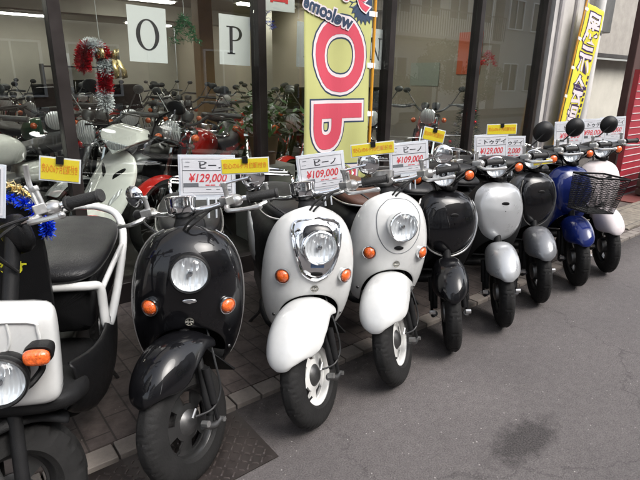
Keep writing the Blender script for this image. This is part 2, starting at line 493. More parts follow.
# ------------------------------------------------------------------ shopfront
D = 3.0
MX = [-0.57 - 1.23, -0.57, 0.66, 1.885, 3.10, 4.27, 5.41]
def shopfront():
    t = thing('shopfront', 'glazed motorcycle shop front with dark bronze mullions', 'shopfront', (1.8, D, 0.0))
    for i, x in enumerate(MX):
        b = MB(); b.box((x - 1.8, 0.02, 1.36), (0.062, 0.10, 2.48)); b.build('mullion', M_frame, t, bevel=0.004)
    b = MB(); b.box((0, 0.02, 2.66), (7.4, 0.11, 0.12)); b.build('head_rail', M_frame, t, bevel=0.004)
    b = MB(); b.box((0, 0.02, 0.09), (7.4, 0.12, 0.13)); b.build('sill', M_frame, t, bevel=0.004)
    for a, c in zip(MX, MX[1:]):
        b = MB(); b.box(((a + c) / 2 - 1.8, 0.02, 1.36), (c - a - 0.064, 0.006, 2.44)); b.build('glass_pane', M_glass, t, smooth=False)
    b = MB(); b.box((0.3, 0.12, 4.4), (9.2, 0.5, 3.3)); b.build('upper_wall', M_render, t, smooth=False)
shopfront()

RWX = 5.62
tag(MB().box((0.8, 8.05, 0.05), (9.64, 9.88, 0.10)).build('shop_floor', M_floor, smooth=False), kind='structure')
tag(MB().box((0.8, 8.0, 2.60), (9.64, 9.9, 0.12)).build('ceiling', M_ceil, smooth=False), kind='structure')
tag(MB().box((0.8, 13.05, 1.3), (9.64, 0.1, 2.6)).build('back_wall', M_wall, smooth=False), kind='structure')
tag(MB().box((RWX + 0.06, 8.0, 1.3), (0.12, 9.95, 2.6)).build('side_wall', M_wall2, smooth=False), kind='structure')
tag(MB().box((-4.08, 8.0, 1.3), (0.12, 9.95, 2.6)).build('side_wall', M_wall2, smooth=False), kind='structure')
tag(MB().box((-2.95, 3.1, 1.3), (2.2, 0.2, 2.6)).build('front_wall', M_render, smooth=False), kind='structure')
def pillar(x, y, label, m):
    t = tag(MB().box((0, 0, 1.22), (0.22, 0.22, 2.44)).build('pillar', m, bevel=0.01), label, 'pillar'); t.location = (x, y, 0.1)
pillar(3.55, 7.2, 'ochre square pillar inside the shop behind the letter cards', mat('ochre_pillar', (0.36, 0.23, 0.10), rough=0.6, var=0.1))
pillar(5.1, 8.0, 'white square pillar inside the shop near the back corner', mat('white_pillar', (0.5, 0.48, 0.42), rough=0.6, var=0.1))
# beams, pipes and wall pieces of the interior
for y, lab in ((5.6, 'front ceiling beam crossing the showroom'), (9.2, 'rear ceiling beam crossing the showroom')):
    tag(MB().box((0.8, y, 2.42), (9.5, 0.26, 0.24)).build('ceiling_beam', M_wall, smooth=False), lab, 'beam')
nL = 0
for (x, y, n) in [(5.0, 9.9, 'third'), (3.6, 9.9, 'x'), (2.2, 12.0, 'x'), (4.6, 12.0, 'x'), (3.1, 8.3, 'x'), (4.9, 7.6, 'x'), (0.6, 9.9, 'x'), (-1.0, 8.3, 'x'), (1.0, 7.0, 'x'), (3.0, 5.0, 'x'), (0.9, 4.6, 'x'), (-1.8, 5.5, 'x'), (4.6, 4.7, 'x'), (0.9, 12.0, 'x')]:
    g = thing('ceiling_light', 'glowing white fluorescent ceiling fitting, %s of the showroom, %s' % ('front row' if y < 6 else 'second row' if y < 8 else 'third row' if y < 9 else 'fourth row' if y < 11 else 'rear row', 'far left' if x < -1.5 else 'left' if x < 0 else 'left of centre' if x < 1.5 else 'middle' if x < 2.5 else 'right of centre' if x < 4 else 'by the side wall' if x < 4.8 else 'against the side wall'), 'ceiling light', (x, y, 2.54), group='fluorescent fittings on the showroom ceiling')
    MB().box((0, 0, -0.02), (1.1, 0.24, 0.04)).build('housing', M_card, g, bevel=0.004)
    MB().box((0, 0, -0.052), (1.0, 0.17, 0.022)).build('diffuser', M_lamp, g, bevel=0.006)

# letter sheets inside the glass
def letter(ch, x, z, w, h, label, tilt=0, dy=0.055):
    t = thing('letter_sheet', label, 'paper sign', (x, D - 0.0 + dy, z - h / 2), (0, R_(tilt), 0), 'letter sheets taped inside the glass')
    MB().box((0, 0, h / 2), (w, 0.0015, h)).build('paper', mat('paper', (0.80, 0.81, 0.82), rough=0.6), t, smooth=False)
    return t
def serif(body, size, t, mw, m):   # letter strokes drawn as mesh with serifs
    b = MB()
    def bar(x, z, w, h): b.box((x, -0.0016, z), (w, 0.0012, h))
    def ell(cx, cz, ro, ri, a0, a1):
        n = 28; rows = []
        for k in range(n + 1):
            a = a0 + (a1 - a0) * k / n
            rows.append([(cx + ro[0] * math.cos(a), -0.0022, cz + ro[1] * math.sin(a)), (cx + ri[0] * math.cos(a), -0.0022, cz + ri[1] * math.sin(a))])
        b.grid(rows)
    if body == 'O': ell(0, 0, (0.068, 0.085), (0.044, 0.078), 0, 2 * PI)
    if body == 'P':
        bar(-0.028, 0, 0.022, 0.160); bar(-0.030, 0.080, 0.060, 0.007); bar(-0.028, -0.080, 0.056, 0.007)
        ell(0.0, 0.040, (0.052, 0.0435), (0.030, 0.036), -PI / 2, PI / 2)
        bar(-0.010, 0.0805, 0.024, 0.0075); bar(-0.010, -0.0005, 0.024, 0.007)
    if body == 'N':
        bar(-0.048, 0, 0.010, 0.160); bar(0.048, 0, 0.010, 0.160); bar(-0.052, 0.080, 0.040, 0.007); bar(0.050, 0.080, 0.040, 0.007); bar(-0.048, -0.080, 0.036, 0.007)
        b.face([b.v((-0.060, -0.0022, 0.08)), b.v((-0.034, -0.0022, 0.08)), b.v((0.053, -0.0022, -0.083)), b.v((0.043, -0.0022, -0.083))])
    if body == 'E':
        bar(-0.03, 0, 0.022, 0.160); bar(0.0, 0.080, 0.10, 0.008); bar(0.0, -0.080, 0.10, 0.008); bar(-0.005, 0, 0.05, 0.008)
        bar(0.05, 0.062, 0.006, 0.04); bar(0.05, -0.062, 0.006, 0.04)
    b.build('letter', M_inkb, t, mw=mw, smooth=False)
for ch, x, lab in (('O', 1.155, 'white sheet with a black letter O taped inside the window'),
                   ('P', 1.725, 'white sheet with a black letter P taped inside the window'),
                   ('E', 2.33, 'white sheet with a black letter E behind the yellow flag'),
                   ('N', 2.985, 'white sheet with a black letter N between flag and mullion')):
    z = 1.596 if ch != 'N' else 1.60
    t = letter(ch, x, z, 0.225, 0.30, lab, 1.5)
    serif(ch, 0.16, t, T((0, 0, 0.150)), M_inkb)

# ------------------------------------------------------------------ scooter parts
CACHE = {}
def cached(key, fn):
    """reuse the mesh of a part already built once"""
    def go(parent, mw=None):
        if key in CACHE:
            o = CACHE[key].copy(); C.objects.link(o); o.parent = parent
            o.matrix_local = mw if mw is not None else Matrix.Identity(4); return o
        o = fn(parent)
        if mw is not None: o.matrix_local = mw
        CACHE[key] = o; return o
    return go

def tyre_mesh(R, w, rim, nb=60, gd=0.0035, knob=False):
    b = MB(); n = nb * 6; prof = []
    np_ = 15
    for i in range(np_):
        a = PI * (i / (np_ - 1)) - PI / 2     # across the section
        y = math.sin(a) * w / 2 * (1.0 if abs(a) < 1.2 else 0.96)
        r = rim + (R - rim) * (max(0, math.cos(a)) ** 0.62)
        prof.append((y, r))
    prof = [(-w / 2 * 0.72, rim - 0.012)] + prof + [(w / 2 * 0.72, rim - 0.012)]
    rows = []
    for k in range(n):
        a = 2 * PI * k / n; row = []
        for j, (y, r) in enumerate(prof):
            d = 0
            if 3 <= j <= np_ - 2:
                jj = abs(j - (np_ + 1) // 2)
                if knob:
                    if (k + (jj // 2) * 6) % 14 < 4 or jj == 3: d = gd
                else:
                    if (k + jj * 5) % 24 < 2 and 0 < jj < 6: d = gd * (0.55 if jj == 5 else 1)
                    if (k + jj * 5) % 24 in (12, 13) and 2 < jj < 5: d = gd * 0.7
                    if jj == 0: d = gd * 0.8
            rr = r - d
            row.append((rr * math.cos(a), y, rr * math.sin(a)))
        rows.append(row)
    rows.append(rows[0])
    rs = [b.ring(r) for r in rows[:-1]]; rs.append(rs[0])
    for p, q in zip(rs, rs[1:]): b.bridge(p, q, False)
    return b

def disc_rim(r0, w, m, name, parent, holes=5, mw=None, spokes=False):
    t = None
    b = MB()   # outer lip
    b.lathe([(r0 - 0.004, -w * 0.42), (r0 + 0.006, -w * 0.40), (r0 - 0.006, -w * 0.34), (r0 - 0.016, -w * 0.2), (r0 - 0.020, 0), (r0 - 0.016, w * 0.2), (r0 - 0.006, w * 0.34), (r0 + 0.006, w * 0.40), (r0 - 0.004, w * 0.42)], n=60)
    # dish with oval windows
    n = 60; radii = [0.028, 0.045, 0.064, 0.086, 0.104, r0 - 0.014]
    ys = [0.018, 0.016, 0.010, 0.004, 0.002, 0.004]
    V = [[b.v((r * math.cos(2 * PI * k / n), y, r * math.sin(2 * PI * k / n))) for k in range(n)] for r, y in zip(radii, ys)]
    W = [[b.v((r * math.cos(2 * PI * k / n), y - 0.010, r * math.sin(2 * PI * k / n))) for k in range(n)] for r, y in zip(radii, ys)]
    hw = n // holes
    def hole(i, k):
        if i < 0 or i >= len(radii) - 1: return False
        q = k % hw
        if spokes: return i in (1, 2, 3) and 3 <= q < hw
        return i in (2, 3) and 4 <= q < hw - 2
    for i in range(len(radii) - 1):
        for k in range(n):
            if hole(i, k): continue
            j = (k + 1) % n
            b.face([V[i][k], V[i][j], V[i + 1][j], V[i + 1][k]]); b.face([W[i][k], W[i + 1][k], W[i + 1][j], W[i][j]])
            if hole(i, (k + 1) % n): b.face([V[i][j], V[i + 1][j], W[i + 1][j], W[i][j]])
            if hole(i, (k - 1) % n): b.face([V[i][k], W[i][k], W[i + 1][k], V[i + 1][k]])
            if hole(i + 1, k): b.face([V[i + 1][k], V[i + 1][j], W[i + 1][j], W[i + 1][k]])
            if hole(i - 1, k): b.face([V[i][k], W[i][k], W[i][j], V[i][j]])
    return b.build(name, m, parent, mw=mw)

def wheel(parent, c, m_rim, tag_, R=0.212, w=0.088, rim=0.130, mw=Matrix.Identity(4), knob=False, spokes=False):
    tyre = cached(('tyre', R, w, knob), lambda p: tyre_mesh(R, w, rim, 36 if knob else 48, 0.009 if knob else 0.0045, knob).build('tyre', M_rubber, p))(parent, mw @ T(c))
    rimo = cached(('rim', tag_, rim, spokes), lambda p: disc_rim(rim, w, m_rim, 'rim', p, 3 if spokes else 5, spokes=spokes))(parent, mw @ T(c))
    hub = cached(('hub', tag_), lambda p: MB().lathe([(0, -.045), (.03, -.045), (.052, -.04), (.055, -.03), (.055, .008), (.045, .016), (.028, .03), (.012, .034), (0, .034)], n=28).build('hub', M_steel, p))(parent, mw @ T(c))
    return tyre, rimo

def headlamp(parent, c, axis, r, mw=Matrix.Identity(4), ring=M_chrome, depth=0.07):
    """round lamp: ring, fluted reflector bowl, bulb cap, domed glass; axis points out of the lamp"""
    ax = Vector(axis).normalized()
    q = ax.to_track_quat('X', 'Z').to_matrix().to_4x4()
    m = mw @ T(c) @ q
    r = r * 1.0
    rg = MB().lathe([(r * 0.96, -depth), (r * 1.08, -depth * 0.7), (r * 1.13, -0.004), (r * 1.10, 0.008), (r * 1.03, 0.011), (r * 0.98, 0.006), (r * 0.95, -0.006)], axis=(1, 0, 0), n=40).build('headlight_ring', ring, parent, mw=m)
    hl = MB().lathe([(r * 0.97, 0.0), (r * 0.88, -0.007), (r * 0.65, -0.015), (r * 0.35, -0.020), (0, -0.021)], axis=(1, 0, 0), n=40).build('headlight', M_refl, parent, mw=m)
    MB().lathe([(r * 0.99, 0.001), (r * 0.9, 0.009), (r * 0.7, 0.016), (r * 0.4, 0.021), (0, 0.023)], axis=(1, 0, 0), n=40).build('lens', M_lens, hl)
    MB().lathe([(0.0, -0.002), (r * 0.15, -0.004), (r * 0.18, -0.012), (r * 0.18, -0.020)], axis=(1, 0, 0), n=20).build('bulb_cap', M_chrome, hl)
    return hl

def indicator(parent, c, axis, r=0.029, ring=M_chrome, mw=Matrix.Identity(4)):
    q = Vector(axis).normalized().to_track_quat('X', 'Z').to_matrix().to_4x4()
    i = MB().lathe([(r * 0.9, -0.03), (r * 1.15, -0.02), (r * 1.26, 0.0), (r * 1.22, 0.006), (r * 1.10, 0.006), (r * 0.96, 0.001)], axis=(1, 0, 0), n=28).build('indicator', ring, parent, mw=mw @ T(c) @ q)
    MB().lathe([(r * 0.98, 0.0), (r * 0.94, 0.006), (r * 0.78, 0.012), (r * 0.5, 0.016), (0, 0.018)], axis=(1, 0, 0), n=28).build('lens', M_amber, i)
    return i

STEER_O = Vector((-0.02, 0, 0.212)); STEER_D = Vector((-math.sin(R_(26)), 0, math.cos(R_(26))))
def steer_m(deg):
    return T(STEER_O) @ Matrix.Rotation(R_(deg), 4, STEER_D) @ T(-STEER_O)

# leg shield tables: z, half width, x of the front centre line, depth of the bulge
VINO = dict(z0=0.315, zt=0.868, za=0.515, aw=0.125,
            tab=[(0.30, 0.135, -0.20, 0.05), (0.36, 0.168, -0.165, 0.085), (0.44, 0.192, -0.135, 0.12), (0.54, 0.202, -0.112, 0.14), (0.64, 0.198, -0.104, 0.15),
                 (0.72, 0.183, -0.112, 0.145), (0.78, 0.158, -0.13, 0.125), (0.82, 0.127, -0.155, 0.095), (0.85, 0.080, -0.19, 0.05), (0.863, 0.04, -0.215, 0.02), (0.870, 0.008, -0.235, 0.004)])
TODAY = dict(z0=0.30, zt=0.814, za=0.48, aw=0.10,
             tab=[(0.29, 0.150, -0.24, 0.06), (0.37, 0.180, -0.185, 0.10), (0.47, 0.197, -0.145, 0.13), (0.57, 0.203, -0.125, 0.14), (0.66, 0.195, -0.130, 0.13),
                  (0.73, 0.170, -0.155, 0.10), (0.777, 0.138, -0.18, 0.07), (0.804, 0.09, -0.21, 0.04), (0.817, 0.03, -0.235, 0.012)])
def sh_x(S, y, z):
    w, xf, d = lerp_tab(S['tab'], z)
    u = min(0.999, abs(y) / max(w, 1e-3))
    return xf - d * (1 - math.sqrt(1 - u * u) ** 0.9)
def sh_n(S, y, z):
    e = 0.004
    a = Vector((sh_x(S, y + e, z) - sh_x(S, y - e, z), 2 * e, 0)); b = Vector((sh_x(S, y, z + e) - sh_x(S, y, z - e), 0, 2 * e))
    return a.cross(b).normalized() * 1.0
def shield(S, m, parent, name='leg_shield'):
    nz, nt = 22, 28; rows = []
    for i in range(nz + 1):
        v = math.sin(i / nz * PI / 2) ** 0.95; row = []
        for j in range(nt + 1):
            t = -PI / 2 + PI * j / nt; s = math.sin(t)
            yb = abs(s) * 0.155; a = S['aw']
            zb = S['z0'] + (S['za'] - S['z0']) * (max(0.0, 1 - (yb / a) ** 2.4) ** 0.5 if yb < a else 0)
            if yb >= a: zb = S['z0'] + 0.012 * (1 - (0.155 - yb) / (0.155 - a)) 
            z = zb + (S['zt'] - zb) * v
            w, xf, d = lerp_tab(S['tab'], z)
            row.append((xf - d * (1 - abs(math.cos(t)) ** 0.9), w * s, z))
        rows.append(row)
    o = MB().grid(rows).build(name, m, parent, sub=1, solid=0.005)
    # inner side of the shield
    rows = []
    for i in range(9):
        z = S['z0'] + 0.02 + (S['zt'] - S['z0'] - 0.03) * i / 8; row = []
        w, xf, d = lerp_tab(S['tab'], z)
        for j in range(9):
            u = -1 + 2 * j / 8
            row.append((xf - d - 0.012 - 0.05 * (1 - u * u), w * u * 0.985, z))
        rows.append(row)
    MB().grid(rows).build('inner_panel', M_plast, parent, sub=1, solid=0.004)
    return o
def shield_patch(S, outline, m, parent, name, lift=0.004, hole=None, th=0.0, sub=1, rings=6):
    """raised panel that follows the shield; outline = list of (y, z), star-shaped about its centre"""
    cy = sum(p[0] for p in outline) / len(outline); cz = sum(p[1] for p in outline) / len(outline)
    if hole: cy, cz = hole[0], hole[1]
    O = [Vector((p[0], p[1], 0)) for p in cr([(p[0], p[1], 0) for p in outline] + [(outline[0][0], outline[0][1], 0)], 4)][:-1]
    rows = []
    k0 = 0.0 if not hole else None
    for i in range(rings + 1):
        row = []
        for p in O:
            dy, dz = p.x - cy, p.y - cz; L = math.hypot(dy, dz)
            s0 = 0.02 if not hole else hole[2] / L
            s = s0 + (1 - s0) * i / rings
            y, z = cy + dy * s, cz + dz * s
            e = 1.0 if i < rings else 0.0
            row.append((sh_x(S, y, z) + lift * e + (0.0005 if not e else 0) + th * (1 - i / rings) * 0, y, z))
        rows.append(row)
    return MB().grid(rows, closed=True).build(name, m, parent, sub=sub, recalc=True)
def outline_tube(S, outline, r, m, parent, name, lift=0.004, closed=True, n=6):
    pts = [(p[0], p[1], 0) for p in outline]
    pts = cr(pts + ([pts[0]] if closed else []), 5)
    P3 = [Vector((sh_x(S, p.x, p.y) + lift, p.x, p.y)) for p in pts]
    return MB().tube(P3, r, n, caps=not closed).build(name, m, parent)

def fender(path, mw, m, parent, name='front_fender', pw=0.75):
    """path rows: x, z, half width, skirt depth"""
    P = cr([(p[0], 0, p[1]) for p in path], 4)
    q = cr([(p[2], p[3], 0) for p in path], 4)
    rows = []
    for i, p in enumerate(P):
        t = (P[min(i + 1, len(P) - 1)] - P[max(i - 1, 0)]).normalized()
        n = Vector((t.z, 0, -t.x))     # towards the wheel for a path that runs rear-top to front-low
        hw, h = q[i].x, q[i].y; row = []
        for j in range(17):
            a = -PI / 2 + PI * j / 16
            s = math.sin(a); row.append(p + Vector((0, math.copysign(abs(s) ** pw, s) * hw, 0)) - n * (-h) * (1 - math.cos(a) ** 0.9))
        rows.append(row)
    return MB().grid(rows).build(name, m, parent, sub=1, solid=0.003, mw=mw)

VF = [(-0.215, 0.435, 0.088, 0.05), (-0.145, 0.497, 0.098, 0.09), (-0.06, 0.524, 0.106, 0.125), (0.03, 0.522, 0.109, 0.140), (0.10, 0.497, 0.108, 0.145), (0.156, 0.455, 0.102, 0.135), (0.192, 0.408, 0.088, 0.105), (0.204, 0.372, 0.066, 0.070), (0.201, 0.350, 0.036, 0.035)]
TF = [(-0.17, 0.440, 0.074, 0.05), (-0.09, 0.488, 0.086, 0.09), (-0.01, 0.503, 0.091, 0.12), (0.07, 0.488, 0.092, 0.135), (0.13, 0.455, 0.088, 0.13), (0.172, 0.412, 0.078, 0.105), (0.192, 0.374, 0.058, 0.07), (0.195, 0.350, 0.030, 0.035)]

def side_curve(s, pts, n=4): return cr([(x, s * y, z) for x, y, z in pts], n)

def fork(parent, mw, light=False):
    b = MB()
    for s in (-1, 1):
        b.tube(side_curve(s, [(-0.11, 0.050, 0.44), (-0.08, 0.066, 0.36), (-0.055, 0.074, 0.27), (-0.05, 0.076, 0.215)]), 0.014, 10)
    b.tube([(-0.11, -0.055, 0.445), (-0.11, 0.055, 0.445)], 0.02, 10)
    b.tube([(-0.11, 0, 0.45), (-0.28, 0, 0.80)], 0.022, 12)
    b.build('fork', M_plastg, parent, mw=mw)
    for s in (-1, 1):
        b = MB(); b.tube(side_curve(s, [(-0.078, 0.086, 0.175), (-0.035, 0.088, 0.178), (0.004, 0.080, 0.208)]), [0.012] * 8 + [0.015], 10)
        k = b.build('link_arm', M_steel, parent, mw=mw)
        MB().cyl((0.0, s * 0.078, 0.212), (0.0, s * 0.104, 0.212), 0.012, 6).build('bolt', M_alu, k); MB().cyl((-0.078, s * 0.080, 0.175), (-0.078, s * 0.106, 0.175), 0.010, 6).build('bolt', M_alu, k)
        MB().tube([(-0.06, s * 0.092, 0.19), (-0.066, s * 0.092, 0.26)], 0.008, 8).tube([(-0.066, s * 0.092, 0.25), (-0.082, s * 0.090, 0.38)], 0.0145, 12).build('shock_absorber', M_plastg, parent, mw=mw)

def brake_cable(parent, mw):
    b = MB()
    b.tube(cr([(-0.24, 0.02, 0.60), (-0.19, 0.05, 0.47), (-0.13, 0.095, 0.37), (-0.10, 0.108, 0.28), (-0.05, 0.095, 0.238), (0.015, 0.07, 0.25)], 5), 0.004, 6)
    b.build('brake_cable', M_cable, parent, mw=mw)
    b = MB(); b.tube([(0.02, 0.062, 0.248), (-0.005, 0.064, 0.268)], 0.0045, 6)
    b.build('brake_arm', M_alu, parent, mw=mw)
    MB().cyl((0.10, 0.012, 0.212 - 0.062), (0.082, 0.03, 0.212 - 0.045), 0.004, 8).build('valve_stem', M_cable, parent, mw=mw)

def lever(parent, s, c, mw, m=M_alu):
    x, y, z = c
    b = MB(); b.tube(cr([(x + 0.015, s * y, z - 0.012), (x + 0.055, s * (y + 0.03), z - 0.018), (x + 0.048, s * (y + 0.08), z - 0.022), (x + 0.022, s * (y + 0.135), z - 0.026)], 4), [0.012, .011, .010, .0095, .009, .0085, .008, .0075, .007, .007, .0075, .009, .0105], 8)
    b.ball((x + 0.022, s * (y + 0.137), z - 0.026), 0.0105, 10, 6)
    return b.build('brake_lever', m, parent, mw=mw)

def handlebar(parent, mw, col=M_chrome, zc=0.905, mirrors='chrome', mdir=1.0, mir=(-1, 1)):
    xb = -0.33
    dz = -0.058 if mirrors == 'chrome' else -0.03
    bar = [(xb, 0, zc - 0.02), (xb + 0.01, 0.06, zc - 0.012), (xb - 0.005, 0.12, zc + 0.045 + dz), (xb - 0.02, 0.19, zc + 0.055 + dz), (xb - 0.055, 0.25, zc + 0.052 + dz), (xb - 0.095, 0.335, zc + 0.045 + dz)]
    pts = [(x, -y, z) for x, y, z in reversed(bar)] + bar[1:]
    MB().tube(cr(pts, 4), 0.011, 12).build('handlebar', M_plast if mirrors == 'cowl' else col, parent, mw=mw)
    zo = zc; zc = zc + dz
    for s in (-1, 1):
        g = MB(); a = Vector((xb - 0.052, s * 0.243, zc + 0.053)); e = Vector((xb - 0.098, s * 0.345, zc + 0.045))
        g.tube([a, a.lerp(e, 0.06), a.lerp(e, 0.08), a.lerp(e, 0.92), a.lerp(e, 0.94), e], [0.021, 0.021, 0.0165, 0.0165, 0.020, 0.018], 16)
        g.build('grip', M_grip, parent, mw=mw)
        k = MB(); k.ball((xb - 0.028, s * 0.205, zc + 0.053), (0.026, 0.032, 0.024), 14, 8)
        k.box((xb + 0.0, s * 0.19, zc + 0.062), (0.034, 0.045, 0.03), (0, 0, s * -0.4))
        k.cyl((xb - 0.01, s * 0.19, zc + 0.06), (xb - 0.01, s * 0.19, zc + 0.115), 0.0095, 10)
        k.cyl((xb - 0.01, s * 0.19, zc + 0.112), (xb - 0.01, s * 0.19, zc + 0.128), 0.0135, 6)
        k.build('lever_clamp', M_alu, parent, mw=mw, bevel=0.003)
        lever(parent, s, (xb + 0.0, 0.195, zc + 0.055), mw)
        if mirrors and s in mir:
            b = MB(); hx, hy, hz = (xb - 0.05, s * (0.285 if mirrors == 'chrome' else 0.31), zc + (0.125 if mirrors == 'chrome' else 0.19))
            b.tube(cr([(xb - 0.01, s * 0.19, zc + 0.12), (xb - 0.008, s * 0.20, zc + 0.122), (xb - 0.02, s * 0.235, zc + 0.124), (hx + 0.02, hy, hz)], 4), 0.005, 8)
            st = b.build('mirror_stalk', M_chrome if mirrors == 'chrome' else M_plast, parent, mw=mw)
            q = Vector((1, s * 0.1, -0.05)).to_track_quat('X', 'Z').to_matrix().to_4x4()
            mm = M_chrome if mirrors == 'chrome' else M_plast
            MB().lathe([(0.0, 0.014), (0.020, 0.012), (0.036, 0.007), (0.045, -0.002), (0.047, -0.010), (0.044, -0.013), (0.0, -0.011)] if mirrors == 'chrome' else [(0.0, 0.026), (0.02, 0.024), (0.042, 0.015), (0.058, 0.0), (0.062, -0.012), (0.057, -0.015), (0.0, -0.013)], axis=(1, 0, 0), n=32).build('mirror_head', mm, st, mw=T((hx, hy, hz)) @ q)
    # cables
    b = MB()
    for s, off in ((1, 0), (-1, 0.0), (1, 0.02)):
        b.tube(cr([(xb + 0.03, s * (0.17 - off), zc + 0.05), (xb + 0.10, s * 0.12, zc + 0.045 - off), (xb + 0.11, s * (0.05 + off), zc - 0.01), (xb + 0.06, s * 0.03, zc - 0.09)], 5), 0.0045, 6)
    b.build('control_cables', M_cable, parent, mw=mw)

def rear_end(parent, m_body, m_seat, piping=M_alu, carrier=True, rimm=M_blackrim, rtag='brim'):
    """floor, seat, rear body, engine, rear wheel, stand, tail lamp, exhaust"""
    def ring(x, w, zb, zt, k=3.0):
        n = 20; c = (zb + zt) / 2; h = (zt - zb) / 2; out = []
        for i in range(n):
            a = 2 * PI * i / n; ca, sa = math.cos(a), math.sin(a)
            out.append((x, math.copysign(abs(ca) ** (2 / k), ca) * w, c + math.copysign(abs(sa) ** (2 / k), sa) * h))
        return out
    MB().loft([ring(-0.24, 0.13, 0.27, 0.33), ring(-0.32, 0.165, 0.26, 0.315), ring(-0.50, 0.17, 0.255, 0.31), ring(-0.62, 0.16, 0.26, 0.36)]).build('floorboard', M_plastg, parent, sub=1)
    MB().loft([ring(-0.56, 0.10, 0.29, 0.66), ring(-0.60, 0.135, 0.27, 0.70), ring(-0.75, 0.165, 0.28, 0.705), ring(-0.95, 0.182, 0.33, 0.71), ring(-1.15, 0.178, 0.43, 0.72), ring(-1.32, 0.14, 0.52, 0.72), ring(-1.43, 0.07, 0.60, 0.69)]).build('rear_body', M_plast, parent, sub=1)
    for s in (-1, 1):
        MB().loft([[(x, s * (yy + o), z) for z, o in ((zb, 0), (zt, 0), (zt - .01, -.03), (zb + .01, -.03))] for x, yy, zb, zt in ((-0.72, 0.150, 0.42, 0.50), (-0.80, 0.176, 0.39, 0.60), (-1.0, 0.187, 0.43, 0.655), (-1.22, 0.165, 0.52, 0.665), (-1.36, 0.12, 0.58, 0.65))]).build('side_cover', m_body, parent, sub=1)
    seat = MB().loft([ring(-0.55, 0.06, 0.705, 0.735, 2.4), ring(-0.59, 0.115, 0.70, 0.775, 2.4), ring(-0.72, 0.142, 0.70, 0.785, 2.6), ring(-0.88, 0.150, 0.705, 0.780, 2.6), ring(-1.0, 0.15, 0.71, 0.80, 2.5), ring(-1.15, 0.135, 0.715, 0.80, 2.4), ring(-1.24, 0.07, 0.72, 0.765, 2.3)]).build('seat', m_seat, parent, sub=1)
    pts = side_curve(1, [(-0.55, 0.0, 0.717), (-0.57, 0.09, 0.717), (-0.64, 0.133, 0.717), (-0.80, 0.152, 0.718), (-1.0, 0.156, 0.722), (-1.16, 0.140, 0.727), (-1.25, 0.06, 0.732), (-1.262, 0, 0.732)], 4)
    full = pts + [Vector((p.x, -p.y, p.z)) for p in reversed(pts[1:-1])]
    MB().tube(full + [full[0]], 0.0055, 6, caps=False).build('seat_piping', piping, seat)
    wheel(parent, (-1.17, 0, 0.212), rimm, rtag)
    b = MB(); b.loft([[(x, y, z) for y, z in ((-.09, .16), (.02, .16), (.02, .33), (-.09, .35))] for x in (-0.72,)] + [[(x, y, z) for y, z in ((-.10, .15), (.03, .15), (.03, .36), (-.10, .36))] for x in (-0.95,)] + [[(x, y, z) for y, z in ((-.10, .15), (-.05, .15), (-.05, .28), (-.10, .28))] for x in (-1.25,)])
    b.lathe([(0, .05), (.05, .05), (.075, .03), (.08, -.0)], o=(-0.80, 0.03, 0.24), axis=(0, 1, 0), n=24)
    b.build('engine', M_steel, parent, bevel=0.01)
    MB().tube(cr([(-0.78, 0.07, 0.20), (-0.86, 0.11, 0.16), (-0.98, 0.125, 0.19)], 4), 0.014, 10).tube([(-0.96, 0.125, 0.19), (-1.0, 0.125, 0.20), (-1.32, 0.13, 0.27), (-1.35, 0.13, 0.277)], [0.02, 0.042, 0.045, 0.02], 18).build('exhaust', M_steel, parent)
    MB().lathe([(0.262, -0.065), (0.268, 0), (0.262, 0.065)], o=(-1.17, 0, 0.212), n=40).build('rear_mudguard', M_plast, parent) if False else None
    # centre stand
    b = MB()
    for s in (-1, 1): b.tube([(-0.80, s * 0.09, 0.22), (-0.86, s * 0.11, 0.09), (-0.90, s * 0.16, 0.008)], 0.009, 8)
    b.tube([(-0.86, -0.11, 0.09), (-0.86, 0.11, 0.09)], 0.008, 8)
    b.build('stand', M_steel, parent)
    tl = MB().ball((-1.43, 0, 0.63), (0.03, 0.06, 0.035), 20, 10).build('tail_light', M_redlens, parent)
    if carrier:
        b = MB()
        b.tube(cr([(-1.18, 0.09, 0.74), (-1.22, 0.105, 0.80), (-1.42, 0.10, 0.81), (-1.48, 0.0, 0.81), (-1.42, -0.10, 0.81), (-1.22, -0.105, 0.80), (-1.18, -0.09, 0.74)], 4), 0.008, 8)
        b.tube([(-1.30, -0.10, 0.805), (-1.30, 0.10, 0.805)], 0.006, 8); b.tube([(-1.38, -0.10, 0.808), (-1.38, 0.10, 0.808)], 0.006, 8)
        b.build('rear_carrier', M_chrome, parent)

def badge(S, parent, z=0.548, r=0.016, m=M_badge):
    x = sh_x(S, 0, z) + 0.004; n = sh_n(S, 0, z)
    if n.x < 0: n = -n
    q = n.to_track_quat('X', 'Z').to_matrix().to_4x4()
    b = MB(); b.lathe([(r, -0.002), (r, 0.002), (r * 0.86, 0.003), (r * 0.80, 0.001)], axis=(1, 0, 0), n=28)
    for k in range(3):
        a = PI / 6 + k * PI / 3 + PI / 6; c, s = math.cos(a), math.sin(a)
        b.tube([(0.0015, -c * r * 0.85, -s * r * 0.85), (0.0015, c * r * 0.85, s * r * 0.85)], 0.0013, 5)
    for k in range(6):
        a = k * PI / 3 + PI / 2 + PI/6; c, s = math.cos(a), math.sin(a); p = Vector((0.0015, c * r * 0.45, s * r * 0.45))
        for d in (-0.55, 0.55):
            b.tube([p, p + Vector((0, math.cos(a + d), math.sin(a + d))) * r * 0.35], 0.001, 4)
    b.build('badge', m, parent, mw=T((x, 0, z)) @ q)

def root_scooter(name, label, x, y, lean=-4.0, yaw=-114.7, cat='scooter'):
    return thing(name, label, cat, (x, y, 0.0), (R_(lean), 0, R_(yaw)), 'scooters parked in a row along the kerb')

